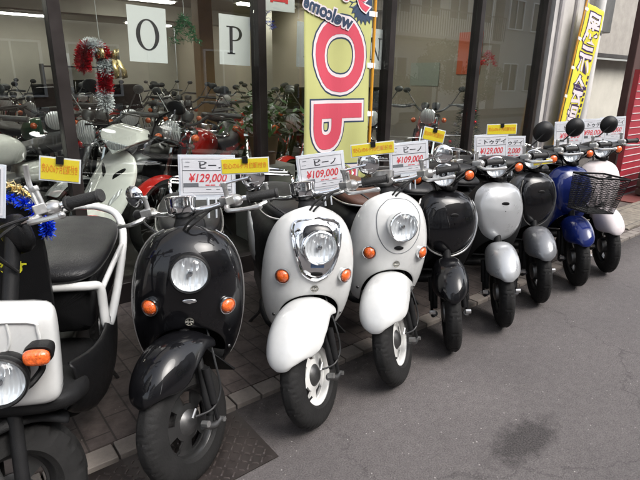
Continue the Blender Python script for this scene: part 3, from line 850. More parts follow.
def speedo(parent, mw, z=0.935, m=M_chrome):
    q = Vector((-0.35, 0, 1)).to_track_quat('Z', 'X').to_matrix().to_4x4()
    k = MB().lathe([(0.0, -0.065), (0.03, -0.062), (0.047, -0.045), (0.053, -0.02), (0.055, 0.004), (0.058, 0.010), (0.054, 0.014), (0.046, 0.015), (0.0, 0.012)], axis=(0, 0, 1), n=36).build('speedometer', m, parent, mw=mw @ T((-0.315, 0, z)) @ q)
    return k

def retro(label, x, y, col, yaw=-114.7, garnish=None, rim=M_whiterim, rtag='wrim', ring=M_chrome, body=None, seat=M_vinyl, trim=None, lean=-4.0, steer=-41, emb=M_badge, sp=M_chrome, piping=M_alu, slot=True, fs=1.0):
    t = root_scooter('scooter', label, x, y, lean, yaw); S = VINO; mw = steer_m(steer)
    shield(S, col, t)
    cz = 0.735
    ax = Vector((1, 0, 0.10))
    if garnish:
        out = [(0.0, 0.835), (0.075, 0.822), (0.098, 0.80), (0.100, 0.76), (0.092, 0.71), (0.076, 0.655), (0.052, 0.612), (0.0, 0.588), (-0.052, 0.612), (-0.076, 0.655), (-0.092, 0.71), (-0.100, 0.76), (-0.098, 0.80), (-0.075, 0.822)]
        shield_patch(S, out, M_chrome, t, 'chrome_garnish', lift=0.010)
        inn = [(p[0] * 0.80, 0.72 + (p[1] - 0.72) * 0.86) for p in out]
        outline_tube(S, out, 0.005, M_chrome, t, 'garnish_trim', 0.006)
        shield_patch(S, [(0.0, 0.822), (0.055, 0.812), (0.072, 0.785), (0.066, 0.735), (0.05, 0.69), (0, 0.665), (-0.05, 0.69), (-0.066, 0.735), (-0.072, 0.785), (-0.055, 0.812)], M_black, t, 'garnish_recess', lift=0.0125)
        MB().ball((sh_x(S, 0, 0.612) + 0.011, 0, 0.618), (0.004, 0.026, 0.009), 20, 8).build('air_slot', M_plast, t)
        MB().box((sh_x(S, 0, 0.652) + 0.012, 0, 0.654), (0.006, 0.055, 0.018), (0, R_(-4), 0)).build('name_plate', mat('blue_plate', (0.2, 0.3, 0.5), rough=0.15, metal=0.6), t, bevel=0.002)
    elif slot:
        out = [(0.0, 0.845), (0.055, 0.835), (0.10, 0.79), (0.108, 0.73), (0.095, 0.67), (0.055, 0.618), (0.0, 0.600), (-0.055, 0.618), (-0.095, 0.67), (-0.108, 0.73), (-0.10, 0.79), (-0.055, 0.835)]
        if col is M_white:
            outline_tube(S, out, 0.0022, M_inkg, t, 'panel_seam', -0.0008)
        MB().ball((sh_x(S, 0, 0.628) + 0.001, 0, 0.628), (0.005, 0.024, 0.010), 20, 8).build('air_slot', M_plast if col is M_white else M_chrome, t)
    headlamp(t, (sh_x(S, 0, cz) + (0.040 if garnish else 0.032), 0, cz), ax, 0.062, ring=ring)
    for s in (-1, 1):
        c = (sh_x(S, s * 0.132, 0.598) + 0.010, s * 0.132, 0.598)
        indicator(t, c, (1, s * 0.55, 0.0), 0.0265)
    badge(S, t, 0.548, m=emb)
    if trim:
        for s in (-1, 1):
            pts = []
            for k in range(20):
                z = 0.34 + (0.845 - 0.34) * k / 19; w, xf, d = lerp_tab(S['tab'], z)
                pts.append((xf - d - 0.003, s * (w + 0.002), z))
            MB().tube(pts, 0.0032, 6).build('edge_trim', trim, t)
    fender([(-0.13 + (p[0] + 0.13) * fs, 0.51 + (p[1] - 0.51) * fs, p[2] * (0.5 + fs / 2), p[3] * fs) for p in VF], mw, col, t)
    MB().loft([[(-0.12, -.055, .46), (-0.12, .055, .46), (-0.125, .055, .455), (-0.125, -.055, .455)], [(-0.20, -.075, .33), (-0.20, .075, .33), (-0.207, .075, .33), (-0.207, -.075, .33)], [(-0.235, -.080, .275), (-0.235, .080, .275), (-0.242, .080, .28), (-0.242, -.080, .28)]]).build('mud_flap', M_plastg, t, mw=mw, bevel=0.003)
    fork(t, mw); brake_cable(t, mw)
    for sy in (-1, 1):
        nx = sh_x(S, sy * 0.150, 0.40)
        MB().lathe([(0, 0.003), (0.006, 0.002), (0.008, -0.002)], o=(nx + 0.001, sy * 0.150, 0.40), axis=(0.6, sy * 0.8, 0), n=12).build('shield_screw', M_steel, t)
    wheel(t, (0, 0, 0.212), rim, rtag, mw=mw)
    handlebar(t, mw)
    speedo(t, mw, m=sp)
    # column shroud between shield and bar
    MB().loft([[( -0.22 + 0.05 * math.cos(a), 0.06 * math.sin(a), 0.80) for a in [2 * PI * k / 14 for k in range(14)]], [(-0.31 + 0.045 * math.cos(a), 0.07 * math.sin(a), 0.895) for a in [2 * PI * k / 14 for k in range(14)]]]).build('column_cover', M_plast, t, sub=1)
    rear_end(t, body or col, seat, piping)
    return t

def today(label, x, y, col, panel, fend, side=M_plast, yaw=-114.7, rim=M_blackrim, rtag='brim', lean=-4.0, steer=-24, basket=False, mir=(1,), cowl=M_plast, panelw=1.18, seat=M_vinyl, lampf=True, body=None, trim=None):
    t = root_scooter('scooter', label, x, y, lean, yaw); S = TODAY; mw = steer_m(steer)
    shield(S, side, t)
    k = panelw
    out = [(0.0, 0.838), (0.07 * k, 0.828), (0.118 * k, 0.79), (0.137 * k, 0.73), (0.135 * k, 0.67), (0.115 * k, 0.59), (0.075 * k, 0.53), (0.0, 0.500), (-0.075 * k, 0.53), (-0.115 * k, 0.59), (-0.135 * k, 0.67), (-0.137 * k, 0.73), (-0.118 * k, 0.79), (-0.07 * k, 0.828)]
    out = [(p[0], p[1] - 0.028) for p in out]
    shield_patch(S, out, panel, t, 'front_panel', lift=0.012, rings=8)
    if trim: outline_tube(S, [p for p in out if p[1] < 0.78], 0.005, trim, t, 'front_trim', 0.008, closed=False)
    zc = 0.70
    xx = sh_x(S, 0, zc) + 0.012
    MB().ball((xx, 0, zc), (0.004, 0.026, 0.012), 20, 8).build('air_slot', M_plast, t)
    MB().box((xx + 0.002, 0.0, zc - 0.020), (0.003, 0.034, 0.004)).box((xx + 0.002, 0.0, zc - 0.028), (0.003, 0.016, 0.006)).build('emblem', M_steel, t, bevel=0.001)
    fender(TF, mw, fend, t)
    fork(t, mw); wheel(t, (0, 0, 0.212), rim, rtag, R=0.208, w=0.082, mw=mw)
    MB().loft([[(-0.14, -.06, .40), (-0.14, .06, .40), (-0.146, .06, .40), (-0.146, -.06, .40)], [(-0.23, -.08, .22), (-0.23, .08, .22), (-0.236, .08, .22), (-0.236, -.08, .22)]]).build('mud_flap', M_plast, t, mw=mw, bevel=0.002)
    handlebar(t, mw, zc=0.895, mirrors='cowl', mir=mir)
    # handlebar cowl with lamp
    def ring(y, hx, hz, cx, cz): return [(cx + hx * math.cos(2 * PI * i / 16), y, cz + hz * math.sin(2 * PI * i / 16)) for i in range(16)]
    MB().loft([ring(-0.19, .02, .018, -.315, .895), ring(-0.15, .045, .03, -.30, .895), ring(-0.08, .075, .05, -.285, .90), ring(0, .085, .058, -.28, .905), ring(0.08, .075, .05, -.285, .90), ring(0.15, .045, .03, -.30, .895), ring(0.19, .02, .018, -.315, .895)]).build('handlebar_cowl', cowl, t, mw=mw, sub=1)
    if lampf: headlamp(t, (-0.185, 0, 0.905), (1, 0, 0.1), 0.055, mw=mw)
    for s in (-1, 1):
        indicator(t, (-0.235, s * 0.135, 0.885), (1, s * 0.35, 0), 0.027, ring=M_plast, mw=mw)
    MB().loft([[(-0.22 + 0.05 * math.cos(a), 0.06 * math.sin(a), 0.80) for a in [2 * PI * k / 14 for k in range(14)]], [(-0.31 + 0.045 * math.cos(a), 0.07 * math.sin(a), 0.90) for a in [2 * PI * k / 14 for k in range(14)]]]).build('column_cover', M_plast, t, sub=1)
    rear_end(t, body or col, seat, M_plast, rimm=rim, rtag=rtag)
    if basket:
        bk = MB(); x0, x1, z0, z1 = -0.07, 0.155, 0.55, 0.79
        def quad(s, z):  # basket outline at parameter height
            f = (z - z0) / (z1 - z0); e = 0.85 + 0.15 * f
            return [(x0, -0.125 * e, z), (x0, 0.125 * e, z), (x1 - 0.05 * (1 - f), 0.125 * e, z), (x1 - 0.05 * (1 - f), -0.125 * e, z)]
        for z, r in ((z0, .0035), (z1, .0045), (z0 + 0.17, .003)):
            q = quad(1, z); bk.tube(q + [q[0]], r, 6)
        for i in range(19):
            z = z0 + (z1 - z0) * (i + 0.5) / 19; q = quad(1, z); bk.tube(q + [q[0]], 0.0018, 4)
        for e in range(4):
            for i in range(22):
                a0 = Vector(quad(1, z0)[e]).lerp(Vector(quad(1, z0)[(e + 1) % 4]), i / 22); a1 = Vector(quad(1, z1)[e]).lerp(Vector(quad(1, z1)[(e + 1) % 4]), i / 22)
                bk.tube([a0, a1], 0.0018 if i else 0.003, 4)
        q = quad(1, z0)
        for i in range(1, 20):
            bk.tube([Vector(q[0]).lerp(Vector(q[3]), i / 20), Vector(q[1]).lerp(Vector(q[2]), i / 20)], 0.002, 4)
        bk.tube([(x0 + .02, 0.05, z0), (-0.14, 0.05, 0.60)], 0.006, 6).tube([(x0 + .02, -0.05, z0), (-0.14, -0.05, 0.60)], 0.006, 6).tube([(0.06, 0, z0), (-0.13, 0, 0.53)], 0.006, 6)
        bk.build('basket', M_plastg, t)
    return t

YW = -114.7
bike1 = retro('glossy black retro scooter with a round headlight, second from the left', 0.560, 1.44, M_black, rim=M_blackrim, rtag='brim', ring=M_plast, trim=M_alu, emb=M_badge, fs=0.86)
bike2 = retro('white retro scooter with a chrome surround about its headlight', 1.092, 1.405, M_white, garnish=True, body=M_white, piping=M_alu)
bike3 = retro('white retro scooter with a brown seat and no chrome on its front', 1.578, 1.405, M_white, seat=M_brownv, sp=M_alu)
bike4 = today('small black scooter with a glossy black oval front panel outlined in silver', 2.03, 1.43, M_black, M_black, M_black, side=M_plast, trim=M_alu, panelw=1.28, mir=())
bike5 = today('silver scooter with black side panels, between the black and the grey one', 2.49, 1.42, M_silver, M_silver, M_silver, side=M_plastg)
bike6 = today('dark grey scooter with a grey front fender', 2.975, 1.465, M_grey, M_black, M_midgrey, side=M_grey, trim=M_steel, panelw=0.95)
bike7 = today('blue scooter with a black wire basket on its front', 3.45, 1.45, M_blue, M_blue, M_blue, side=M_blue, basket=True)
bike8 = today('pearl white scooter, the farthest of the row', 3.90, 1.44, M_pinkwhite, M_pinkwhite, M_pinkwhite, side=M_pinkwhite, mir=())

# ------------------------------------------------------------------ the cargo scooter at the left edge
def cargo():
    t = root_scooter('scooter', 'white and black utility scooter with a knobbly tyre and low headlight, at the left edge', 0.03, 1.42, -3.0)
    mw = steer_m(-52)
    def rr(x, w, zb, zt, k=4.0, n=24, cy=0.0):
        c = (zb + zt) / 2; h = (zt - zb) / 2; out = []
        for i in range(n):
            a = 2 * PI * i / n; ca, sa = math.cos(a), math.sin(a)
            out.append((x, cy + math.copysign(abs(ca) ** (2 / k), ca) * w, c + math.copysign(abs(sa) ** (2 / k), sa) * h))
        return out
    # white front cowl with raised pressing
    MB().loft([rr(-0.10, 0.135, 0.52, 0.80, 7), rr(-0.04, 0.145, 0.51, 0.81, 8), rr(-0.008, 0.144, 0.512, 0.807, 8), rr(0.012, 0.136, 0.525, 0.795, 7), rr(0.018, 0.10, 0.56, 0.77, 5)]).build('front_cowl', M_white, t, sub=1)
    o = [(0.017, y, z) for y, z in ((-0.10, 0.775), (0.085, 0.775), (0.108, 0.75), (0.108, 0.70), (0.085, 0.675), (-0.10, 0.672))]
    MB().tube(cr(o, 4), 0.0042, 8).build('pressed_rib', M_white, t)
    MB().tube(cr([(0.017, 0.04, 0.773), (0.019, 0.042, 0.72), (0.017, 0.02, 0.69), (0.017, -0.05, 0.686)], 4), 0.0035, 8).build('pressed_rib', M_white, t)
    MB().tube([(0.016, -0.11, 0.655), (0.017, 0.125, 0.655)], 0.0028, 6).build('pressed_rib', M_white, t)
    MB().lathe([(0.0, 0.006), (0.006, 0.005), (0.009, 0.0)], o=(0.017, 0.045, 0.66), axis=(1, 0, 0), n=12).build('cowl_screw', M_steel, t)
    headlamp(t, (0.10, 0.035, 0.655), (1, 0.1, 0.12), 0.060, ring=M_plast, depth=0.03)
    MB().loft([rr(-0.02, 0.04, 0.61, 0.69, 2, cy=0.03), rr(0.03, 0.05, 0.605, 0.70, 2, cy=0.035), rr(0.078, 0.064, 0.592, 0.716, 2, cy=0.043)]).build('headlight_bucket', M_plast, t, sub=1)
    for s in (-1, 1):
        k = MB().tube(cr([(0.06, s * 0.05, 0.625), (0.075, s * 0.085, 0.622), (0.045, s * 0.115, 0.65), (0.045, s * 0.118, 0.675)], 4), 0.009, 8).build('indicator_stalk', M_plast, t)
        i = MB().loft([rr(0.0, 0.030, -0.020, 0.020, 3), rr(0.03, 0.034, -0.024, 0.024, 3), rr(0.045, 0.033, -0.023, 0.023, 3)]).build('indicator', M_plast, t, mw=T((0.025, s * 0.118 if s > 0 else -0.09, 0.708)))
        MB().loft([rr(0.045, 0.034, -0.024, 0.024, 3), rr(0.062, 0.032, -0.022, 0.022, 3), rr(0.072, 0.022, -0.014, 0.014, 3)]).build('lens', M_amber, i, sub=1)
    # under cowl and fender
    MB().loft([rr(-0.28, 0.165, 0.34, 0.50, 3), rr(-0.18, 0.185, 0.40, 0.52, 3), rr(-0.06, 0.175, 0.45, 0.53, 3), rr(0.0, 0.12, 0.48, 0.53, 3)]).build('under_cowl', M_plastg, t, sub=1)
    fender([(-0.22, 0.36, 0.085, 0.04), (-0.14, 0.44, 0.090, 0.05), (-0.03, 0.478, 0.092, 0.055), (0.08, 0.468, 0.090, 0.055), (0.17, 0.42, 0.082, 0.05), (0.23, 0.35, 0.055, 0.03)], mw, M_plast, t)
    b = MB()
    for s in (-1, 1):
        b.tube(side_curve(s, [(-0.10, 0.085, 0.52), (-0.03, 0.088, 0.30), (0.0, 0.088, 0.20)]), 0.019, 12)
    b.box((-0.085, 0, 0.50), (0.06, 0.21, 0.05)); b.tube([(-0.11, 0, 0.50), (-0.33, 0, 0.94)], 0.022, 12)
    b.build('fork', M_plastg, t, mw=mw)
    MB().loft([rr(-0.36, 0.05, 0.86, 0.96, 3), rr(-0.33, 0.07, 0.84, 0.975, 3), rr(-0.29, 0.06, 0.85, 0.96, 3)]).build('instrument_cover', M_plast, t, mw=mw, sub=1)
    wheel(t, (0, 0, 0.222), M_blackrim, 'krim', R=0.222, w=0.118, rim=0.130, mw=mw, knob=True)
    handlebar(t, mw, zc=0.95, mir=())
    b = MB(); b.tube(cr([(-0.33, 0.19, 0.96), (-0.335, 0.185, 1.03), (-0.34, 0.20, 1.08)], 4), 0.0075, 8)
    b.tube(cr([(-0.345, 0.15, 0.94), (-0.36, 0.135, 0.99), (-0.35, 0.12, 1.03)], 4), 0.005, 8)
    b.build('mirror_stalk', M_alu, t, mw=mw)
    # side panels, seat, box
    for s in (-1, 1):
        b = MB(); rows = []
        for x, zt, zb, y in ((-0.12, 0.56, 0.42, 0.15), (-0.25, 0.52, 0.30, 0.185), (-0.42, 0.47, 0.24, 0.20), (-0.62, 0.47, 0.22, 0.20), (-0.78, 0.50, 0.26, 0.18)):
            rows.append([(x, s * (y - 0.03), zt + 0.012), (x, s * y, zt), (x, s * (y + 0.006), (zt + zb) / 2), (x, s * (y - 0.01), zb), (x, s * (y - 0.05), zb - 0.01)])
        b.grid(rows).build('side_panel', M_plast, t, sub=1, solid=0.006)
    MB().loft([rr(-0.18, 0.16, 0.28, 0.34, 3), rr(-0.58, 0.18, 0.25, 0.31, 3), rr(-0.70, 0.17, 0.26, 0.40, 3)]).build('floorboard', M_plastg, t, sub=1)
    MB().loft([rr(-0.57, 0.118, 0.44, 0.615, 8), rr(-0.60, 0.122, 0.42, 0.625, 8), rr(-1.05, 0.13, 0.42, 0.68, 8)]).build('storage_box', M_plast, t, sub=1)
    MB().loft([rr(-0.53, 0.09, 0.650, 0.690, 2.4), rr(-0.58, 0.145, 0.640, 0.715, 2.6), rr(-0.70, 0.168, 0.645, 0.735, 2.8), rr(-0.85, 0.176, 0.655, 0.740, 2.8), rr(-1.0, 0.176, 0.66, 0.748, 2.8), rr(-1.13, 0.160, 0.67, 0.750, 2.6), rr(-1.21, 0.09, 0.68, 0.735, 2.4)]).build('seat', M_vinyl, t, sub=2)
    for s in (-1, 1):
        MB().tube(cr([(-0.555, 0, 0.632), (-0.56, s * 0.11, 0.632), (-0.59, s * 0.152, 0.615), (-0.59, s * 0.162, 0.54), (-0.575, s * 0.172, 0.465), (-0.64, s * 0.182, 0.47), (-0.84, s * 0.190, 0.565), (-1.06, s * 0.185, 0.68), (-1.19, s * 0.14, 0.745), (-1.25, s * 0.05, 0.765), (-1.255, 0, 0.766)], 5), 0.0175, 12).build('white_frame', M_white, t)
        MB().tube(cr([(-0.60, s * 0.158, 0.60), (-0.74, s * 0.176, 0.64), (-0.98, s * 0.186, 0.655)], 4), 0.011, 10).build('white_frame', M_white, t)
    MB().loft([rr(-0.63, 0.135, 0.44, 0.62, 6), rr(-0.9, 0.165, 0.46, 0.66, 6), rr(-1.15, 0.155, 0.56, 0.70, 6)]).build('inner_cover', M_plast, t, sub=1)
    rear = MB().loft([rr(-0.95, 0.10, 0.42, 0.66, 3), rr(-1.2, 0.11, 0.48, 0.70, 3), rr(-1.36, 0.05, 0.58, 0.70, 3)]).build('rear_body', M_plast, t, sub=1)
    wheel(t, (-1.17, 0, 0.222), M_blackrim, 'krim', R=0.222, w=0.118, rim=0.130, knob=True)
    b = MB(); b.box((-0.92, -0.04, 0.26), (0.5, 0.14, 0.18)); b.build('engine', M_steel, t, bevel=0.02)
    b = MB()
    for s in (-1, 1): b.tube([(-0.80, s * 0.09, 0.22), (-0.90, s * 0.16, 0.008)], 0.009, 8)
    b.tube([(-0.84, -0.12, 0.13), (-0.84, 0.12, 0.13)], 0.008, 8)
    b.build('stand', M_steel, t)
    MB().ball((-1.37, 0, 0.66), (0.03, 0.06, 0.03), 16, 8).build('tail_light', M_redlens, t)
cargo()

# ------------------------------------------------------------------ cards
def card_m(loc, yaw=-24.7, roll=0.0, tilt=0.0):
    return T(loc) @ RZ(yaw) @ RX(90 + tilt) @ RZ(roll)
def price_card(label, loc, w, h, title, price, roll=0.0, yaw=-24.7, stem=0.09, tilt=-6, grp='price cards on the scooters'):
    t = thing('price_card', label, 'price card', group=grp)
    t.matrix_world = card_m(loc, yaw, roll, tilt)
    MB().box((0, 0, -0.001), (w + 0.014, h + 0.014, 0.002)).build('sleeve', M_cardl, t, bevel=0.0008)
    MB().box((0, 0, 0.0006), (w, h, 0.0012)).build('card', M_card, t, smooth=False)
    def bar(n, m, x, y, ww, hh, z=0.0016):
        return MB().box((x * w, y * h, z), (ww * w, hh * h, 0.0006)).build(n, m, t, smooth=False)
    b = MB()
    for y in (0.44, 0.14, -0.29): b.box((0, y * h, 0.0015), (w * 0.92, 0.0016 if y != 0.14 else 0.0034, 0.0005))
    for x in (-0.46, 0.46): b.box((x * w, 0.0, 0.0015), (0.0016, h * 0.9, 0.0005))
    b.box((0, -0.445 * h, 0.0015), (w * 0.92, 0.0016, 0.0005))
    b.build('printed_lines', M_inkg, t, smooth=False)
    b = MB(); b.box((-0.31 * w, -0.24 * h, 0.0019), (0.28 * w, 0.10 * h, 0.0005)); b.build('printed_block', M_inkg, t, smooth=False)
    b = MB(); b.box((0.41 * w, -0.38 * h, 0.0019), (0.06 * w, 0.07 * h, 0.0005)); b.build('printed_block', M_inkg, t, smooth=False)
    b = MB()
    for x, y, l in ((-0.36, 0.36, 0.08), (-0.38, 0.24, 0.09), (-0.1, 0.38, 0.12), (0.02, -0.36, 0.1), (0.2, -0.36, 0.07)): b.box((x * w, y * h, 0.0018), (l * w, 0.0022, 0.0005))
    b.build('small_print', M_inkg, t, smooth=False)
    b = MB()
    for x, l in ((0.0, 0.08), (0.10, 0.09), (0.27, 0.10)): b.box((x * w, -0.245 * h, 0.0018), (l * w, 0.0035, 0.0005))
    b.build('red_small_print', M_inkr, t, smooth=False)
    if title: text('title_text', title, h * 0.20, M_inkb, t, T((0.10 * w, 0.26 * h, 0.0018)), offset=0.0006, sx=1.25)
    text('price_text', price, h * 0.30, M_inkr, t, T((0.0, -0.065 * h, 0.0018)), offset=0.0007, shear=0.25, sx=0.205 * w / 0.2 / (h * 0.30) * 0.98 if False else 0.92 * w / (h * 0.30 * 0.56 * len(price) + 1e-6) * 0.92)
    MB().box((0, 0, 0.0040), (w + 0.012, h + 0.012, 0.0006)).build('film', M_film, t, smooth=False)
    b = MB(); b.box((0, -h / 2 - 0.012, -0.002), (w * 0.5, 0.014, 0.006)); b.cyl((0, -h / 2 - 0.012, -0.002), (0, -h / 2 - stem, -0.004), 0.006, 10)
    b.cyl((0.03, -h / 2 - 0.012, -0.002), (0.03, -h / 2 - stem, -0.004), 0.004, 8)
    b.build('card_holder', M_cardl, t)
    return t
def yellow_card(label, loc, w, h, roll=0.0, yaw=-24.7, tilt=-4, txt=True):
    t = thing('yellow_notice', label, 'notice card', group='yellow notices on the scooters')
    t.matrix_world = card_m(loc, yaw, roll, tilt)
    MB().box((0, 0, 0), (w, h, 0.0012)).build('card', M_yel, t, smooth=False)
    MB().box((0, 0, -0.0015), (w + 0.008, h + 0.008, 0.0014)).build('sleeve', M_cardl, t, smooth=False)
    text('notice_text', '安心の6ヶ月保証付き', h * 0.44, M_inko, t, T((0, 0, 0.001)), offset=0.0005, sx=w * 0.92 / (h * 0.44 * 9.2))
    MB().box((0, 0, 0.0030), (w + 0.006, h + 0.006, 0.0006)).build('film', M_film, t, smooth=False)
    b = MB(); b.box((0, h / 2 - 0.003, 0.001), (0.018, 0.02, 0.010)); b.build('clip', M_plast, t)
    return t
price_card('white price card reading ¥129,000 above the glossy black scooter', (0.835, 1.72, 1.014), 0.195, 0.142, 'ビーノ', '¥129,000', roll=-1.5)
price_card('white price card reading ¥109,000 above the white scooter with chrome surround', (1.388, 1.72, 0.975), 0.205, 0.150, 'ビーノ', '¥109,000', roll=6, stem=0.08)
price_card('white price card reading ¥109,000 above the white scooter with the brown seat', (1.985, 1.74, 0.985), 0.205, 0.150, 'ビーノ', '¥109,000', roll=4)
price_card('white price card reading ¥129,000 behind the small black scooter', (2.66, 1.70, 0.985), 0.21, 0.160, 'トゥデイ', '¥129,000', roll=2)
price_card('white price card reading ¥112,000 behind the silver scooter', (2.89, 1.72, 0.965), 0.21, 0.150, 'トゥデイ', '¥112,000', roll=0)
price_card('white price card above the dark grey scooter, left of two mirrors', (4.03, 1.90, 0.98), 0.26, 0.19, 'トゥデイ', '¥98,000', roll=2)
price_card('white price card above the blue scooter, between the two far mirrors', (4.43, 1.90, 0.985), 0.26, 0.19, 'トゥデイ', '¥98,000', roll=2)
price_card('white price card above the pearl white scooter, rightmost of all', (4.86, 1.92, 0.985), 0.26, 0.19, 'トゥデイ', '¥112,000', roll=2)
price_card('white price card cut off by the left edge, beside the blue tinsel', (0.085, 1.70, 1.06), 0.19, 0.14, '', '¥119,000', roll=-8)
yellow_card('yellow notice strip overlapping the ¥129,000 card of the black scooter', (0.825, 1.42, 1.094), 0.150, 0.045, roll=1)
yellow_card('yellow notice strip beside the flag above the white chrome-faced scooter', (1.404, 1.42, 1.107), 0.175, 0.043, roll=5)
yellow_card('yellow notice card tilted down to the right, left of the fourth mullion', (1.809, 1.45, 1.137), 0.100, 0.050, roll=-12)
yellow_card('yellow notice strip across the top of the two cards behind the silver scooter', (2.426, 1.50, 1.128), 0.17, 0.048, roll=1)
yellow_card('yellow notice card on the leftmost scooter mirror stalk', (0.284, 1.45, 1.129), 0.092, 0.056, roll=-8)
yellow_card('yellow notice strip lying along the grip of the dark grey scooter', (3.12, 1.60, 0.885), 0.16, 0.03, roll=6)

# ------------------------------------------------------------------ tinsel
def tuft(b, p, r, n, l=0.035, wd=0.004):
    for _ in range(n):
        d = Vector((random.gauss(0, 1), random.gauss(0, 1), random.gauss(0, 1))).normalized()
        q = p + d * r * random.uniform(0.0, 0.5); e = q + d * l * random.uniform(0.6, 1.1)
        w = d.orthogonal().normalized() * wd
        b.face([b.v(q - w), b.v(q + w), b.v(e + w * 0.6), b.v(e - w * 0.6)])
M_tb = mat('blue_foil', (0.01, 0.06, 0.65), rough=0.25, metal=0.8)
M_tg = mat('gold_foil', (0.75, 0.60, 0.30), rough=0.25, metal=0.9)
M_tr = mat('red_foil', (0.60, 0.01, 0.02), rough=0.3, metal=0.6)
M_ts = mat('white_foil', (0.75, 0.78, 0.80), rough=0.35, metal=0.2)
M_tgr = mat('green_foil', (0.01, 0.20, 0.07), rough=0.3, metal=0.7)
def garland(pts, m, name, label, r=0.022, dens=60, l=0.03, parent=None, wd=0.0028):
    b = MB(); P = cr(pts, 8)
    for a, c in zip(P, P[1:]):
        for k in range(max(1, int((c - a).length / 0.008))): tuft(b, a.lerp(c, random.random()), r * 0.5, int(dens / 8), l, wd)
    o = b.build(name, m, parent, smooth=False, recalc=False)
    if not parent: tag(o, label, 'tinsel')
    return o

def board():
    t = thing('sign_board', 'black rounded board with yellow handwriting behind the leftmost handlebar', 'sign', (-0.02, 1.93, 0.026), (0, 0, R_(-24.7)))
    pts = [(-0.26, 0, 0.50), (-0.26, 0, 0.88), (-0.20, 0, 0.96), (-0.05, 0, 0.985), (0.12, 0, 0.975), (0.27, 0, 0.94), (0.32, 0, 0.86), (0.32, 0, 0.5)]
    a = [Vector(p) + Vector((0, -0.012, 0)) for p in cr(pts, 4)]; c = [p + Vector((0, 0.024, 0)) for p in a]
    MB().loft([a, c]).build('panel', M_plast, t, bevel=0.004)
    MB().tube([(-0.2, 0, 0.55), (-0.22, 0.0, 0.0)], 0.012, 8).build('leg', M_steel, t); MB().tube([(0.2, 0, 0.55), (0.22, 0, 0.0)], 0.012, 8).build('leg', M_steel, t)
    text('handwriting', 'すげた', 0.085, mat('yellow_chalk', (0.75, 0.70, 0.03), rough=0.8), t, T((0.125, -0.0145, 0.858)) @ RX(90) @ RZ(-4), offset=0.002)
    text('handwriting', 'です', 0.05, MATS['yellow_chalk'], t, T((0.215, -0.0145, 0.733)) @ RX(90) @ RZ(-4), offset=0.001)
board()
garland([(-0.1, 1.92, 1.02), (0.08, 1.86, 1.02), (0.19, 1.81, 1.0), (0.27, 1.775, 0.95), (0.285, 1.77, 0.90), (0.28, 1.775, 0.87)], M_tb, 'blue_tinsel', 'bright blue tinsel garland draped on the edge of the black board', 0.03, 200, 0.022, wd=0.0022)
garland([(-0.1, 1.92, 1.05), (0.08, 1.87, 1.055), (0.19, 1.82, 1.045), (0.255, 1.79, 1.0)], M_tg, 'gold_tinsel', 'pale gold tinsel garland above the blue tinsel on the black board', 0.02, 90, 0.022, wd=0.0022)

def cane():
    t = thing('candy_cane', 'red and white tinsel candy cane with a gold bow hanging inside the window', 'christmas decoration', (0.93, 3.10, 1.20))
    path = cr([(-0.035, 0, 0.0), (-0.03, 0, 0.10), (-0.015, 0, 0.20), (-0.015, 0, 0.27), (-0.045, 0, 0.315), (-0.09, 0, 0.32), (-0.12, 0, 0.28), (-0.13, 0, 0.22)], 6)
    n = len(path); bands = [('white_band', M_ts, 0, 5), ('red_band', M_tr, 5, 11), ('white_band', M_ts, 11, 18), ('red_band', M_tr, 18, 23), ('white_band', M_ts, 23, 31), ('red_band', M_tr, 31, n - 1)]
    for nm, m, a, c in bands:
        b = MB()
        for i in range(a, c):
            for k in range(6): tuft(b, path[i].lerp(path[i + 1], random.random()), 0.032, 48, 0.038, 0.0034)
        b.build(nm, m, t, smooth=False, recalc=False)
    b = MB()
    for s in (-1, 1):
        b.grid([[(0.0 + s * 0.01, -0.03, 0.27 + z * 0.3), (s * 0.03, -0.05, 0.28 + z), (s * 0.06, -0.035, 0.28 + z * 1.2)] for z in (-0.02, 0.0, 0.03)])
        b.grid([[(0.02 + 0.01 * s, -0.04, 0.26), (0.05 + 0.01 * s, -0.045, 0.25)], [(0.035 + 0.02 * s, -0.05, 0.20), (0.07 + 0.02 * s, -0.04, 0.20)], [(0.04 + 0.02 * s, -0.04, 0.15), (0.075 + 0.015 * s, -0.05, 0.16)]])
    b.build('bow', M_tg, t, solid=0.001)
    MB().tube([(-0.03, 0, 0.36), (-0.04, 0, 1.2)], 0.0012, 5).build('string', M_ts, t)
cane()
def ornament(x, y, z, m, label):
    t = thing('hanging_ornament', label, 'christmas decoration', (x, y, z - 0.08))
    b = MB()
    for i in range(60):
        h = random.random(); a = random.uniform(0, 6.28); r = 0.09 * (1 - h) + 0.01
        tuft(b, Vector((r * math.cos(a), r * math.sin(a), h * 0.16)), 0.01, 8, 0.03, 0.003)
    b.build('foil', m, t, smooth=False, recalc=False)
    MB().tube([(0, 0, 0.1), (0, 0, 2.54 - z + 0.08)], 0.0012, 5).build('string', M_ts, t)
ornament(1.50, 3.30, 1.66, M_tgr, 'green foil ornament hanging between the O and P sheets')
ornament(5.20, 3.50, 1.62, M_tr, 'red foil ornament hanging in the rightmost window')
ornament(2.15, 3.40, 1.80, M_tb, 'small dark blue foil ornament hanging right of the second mullion')

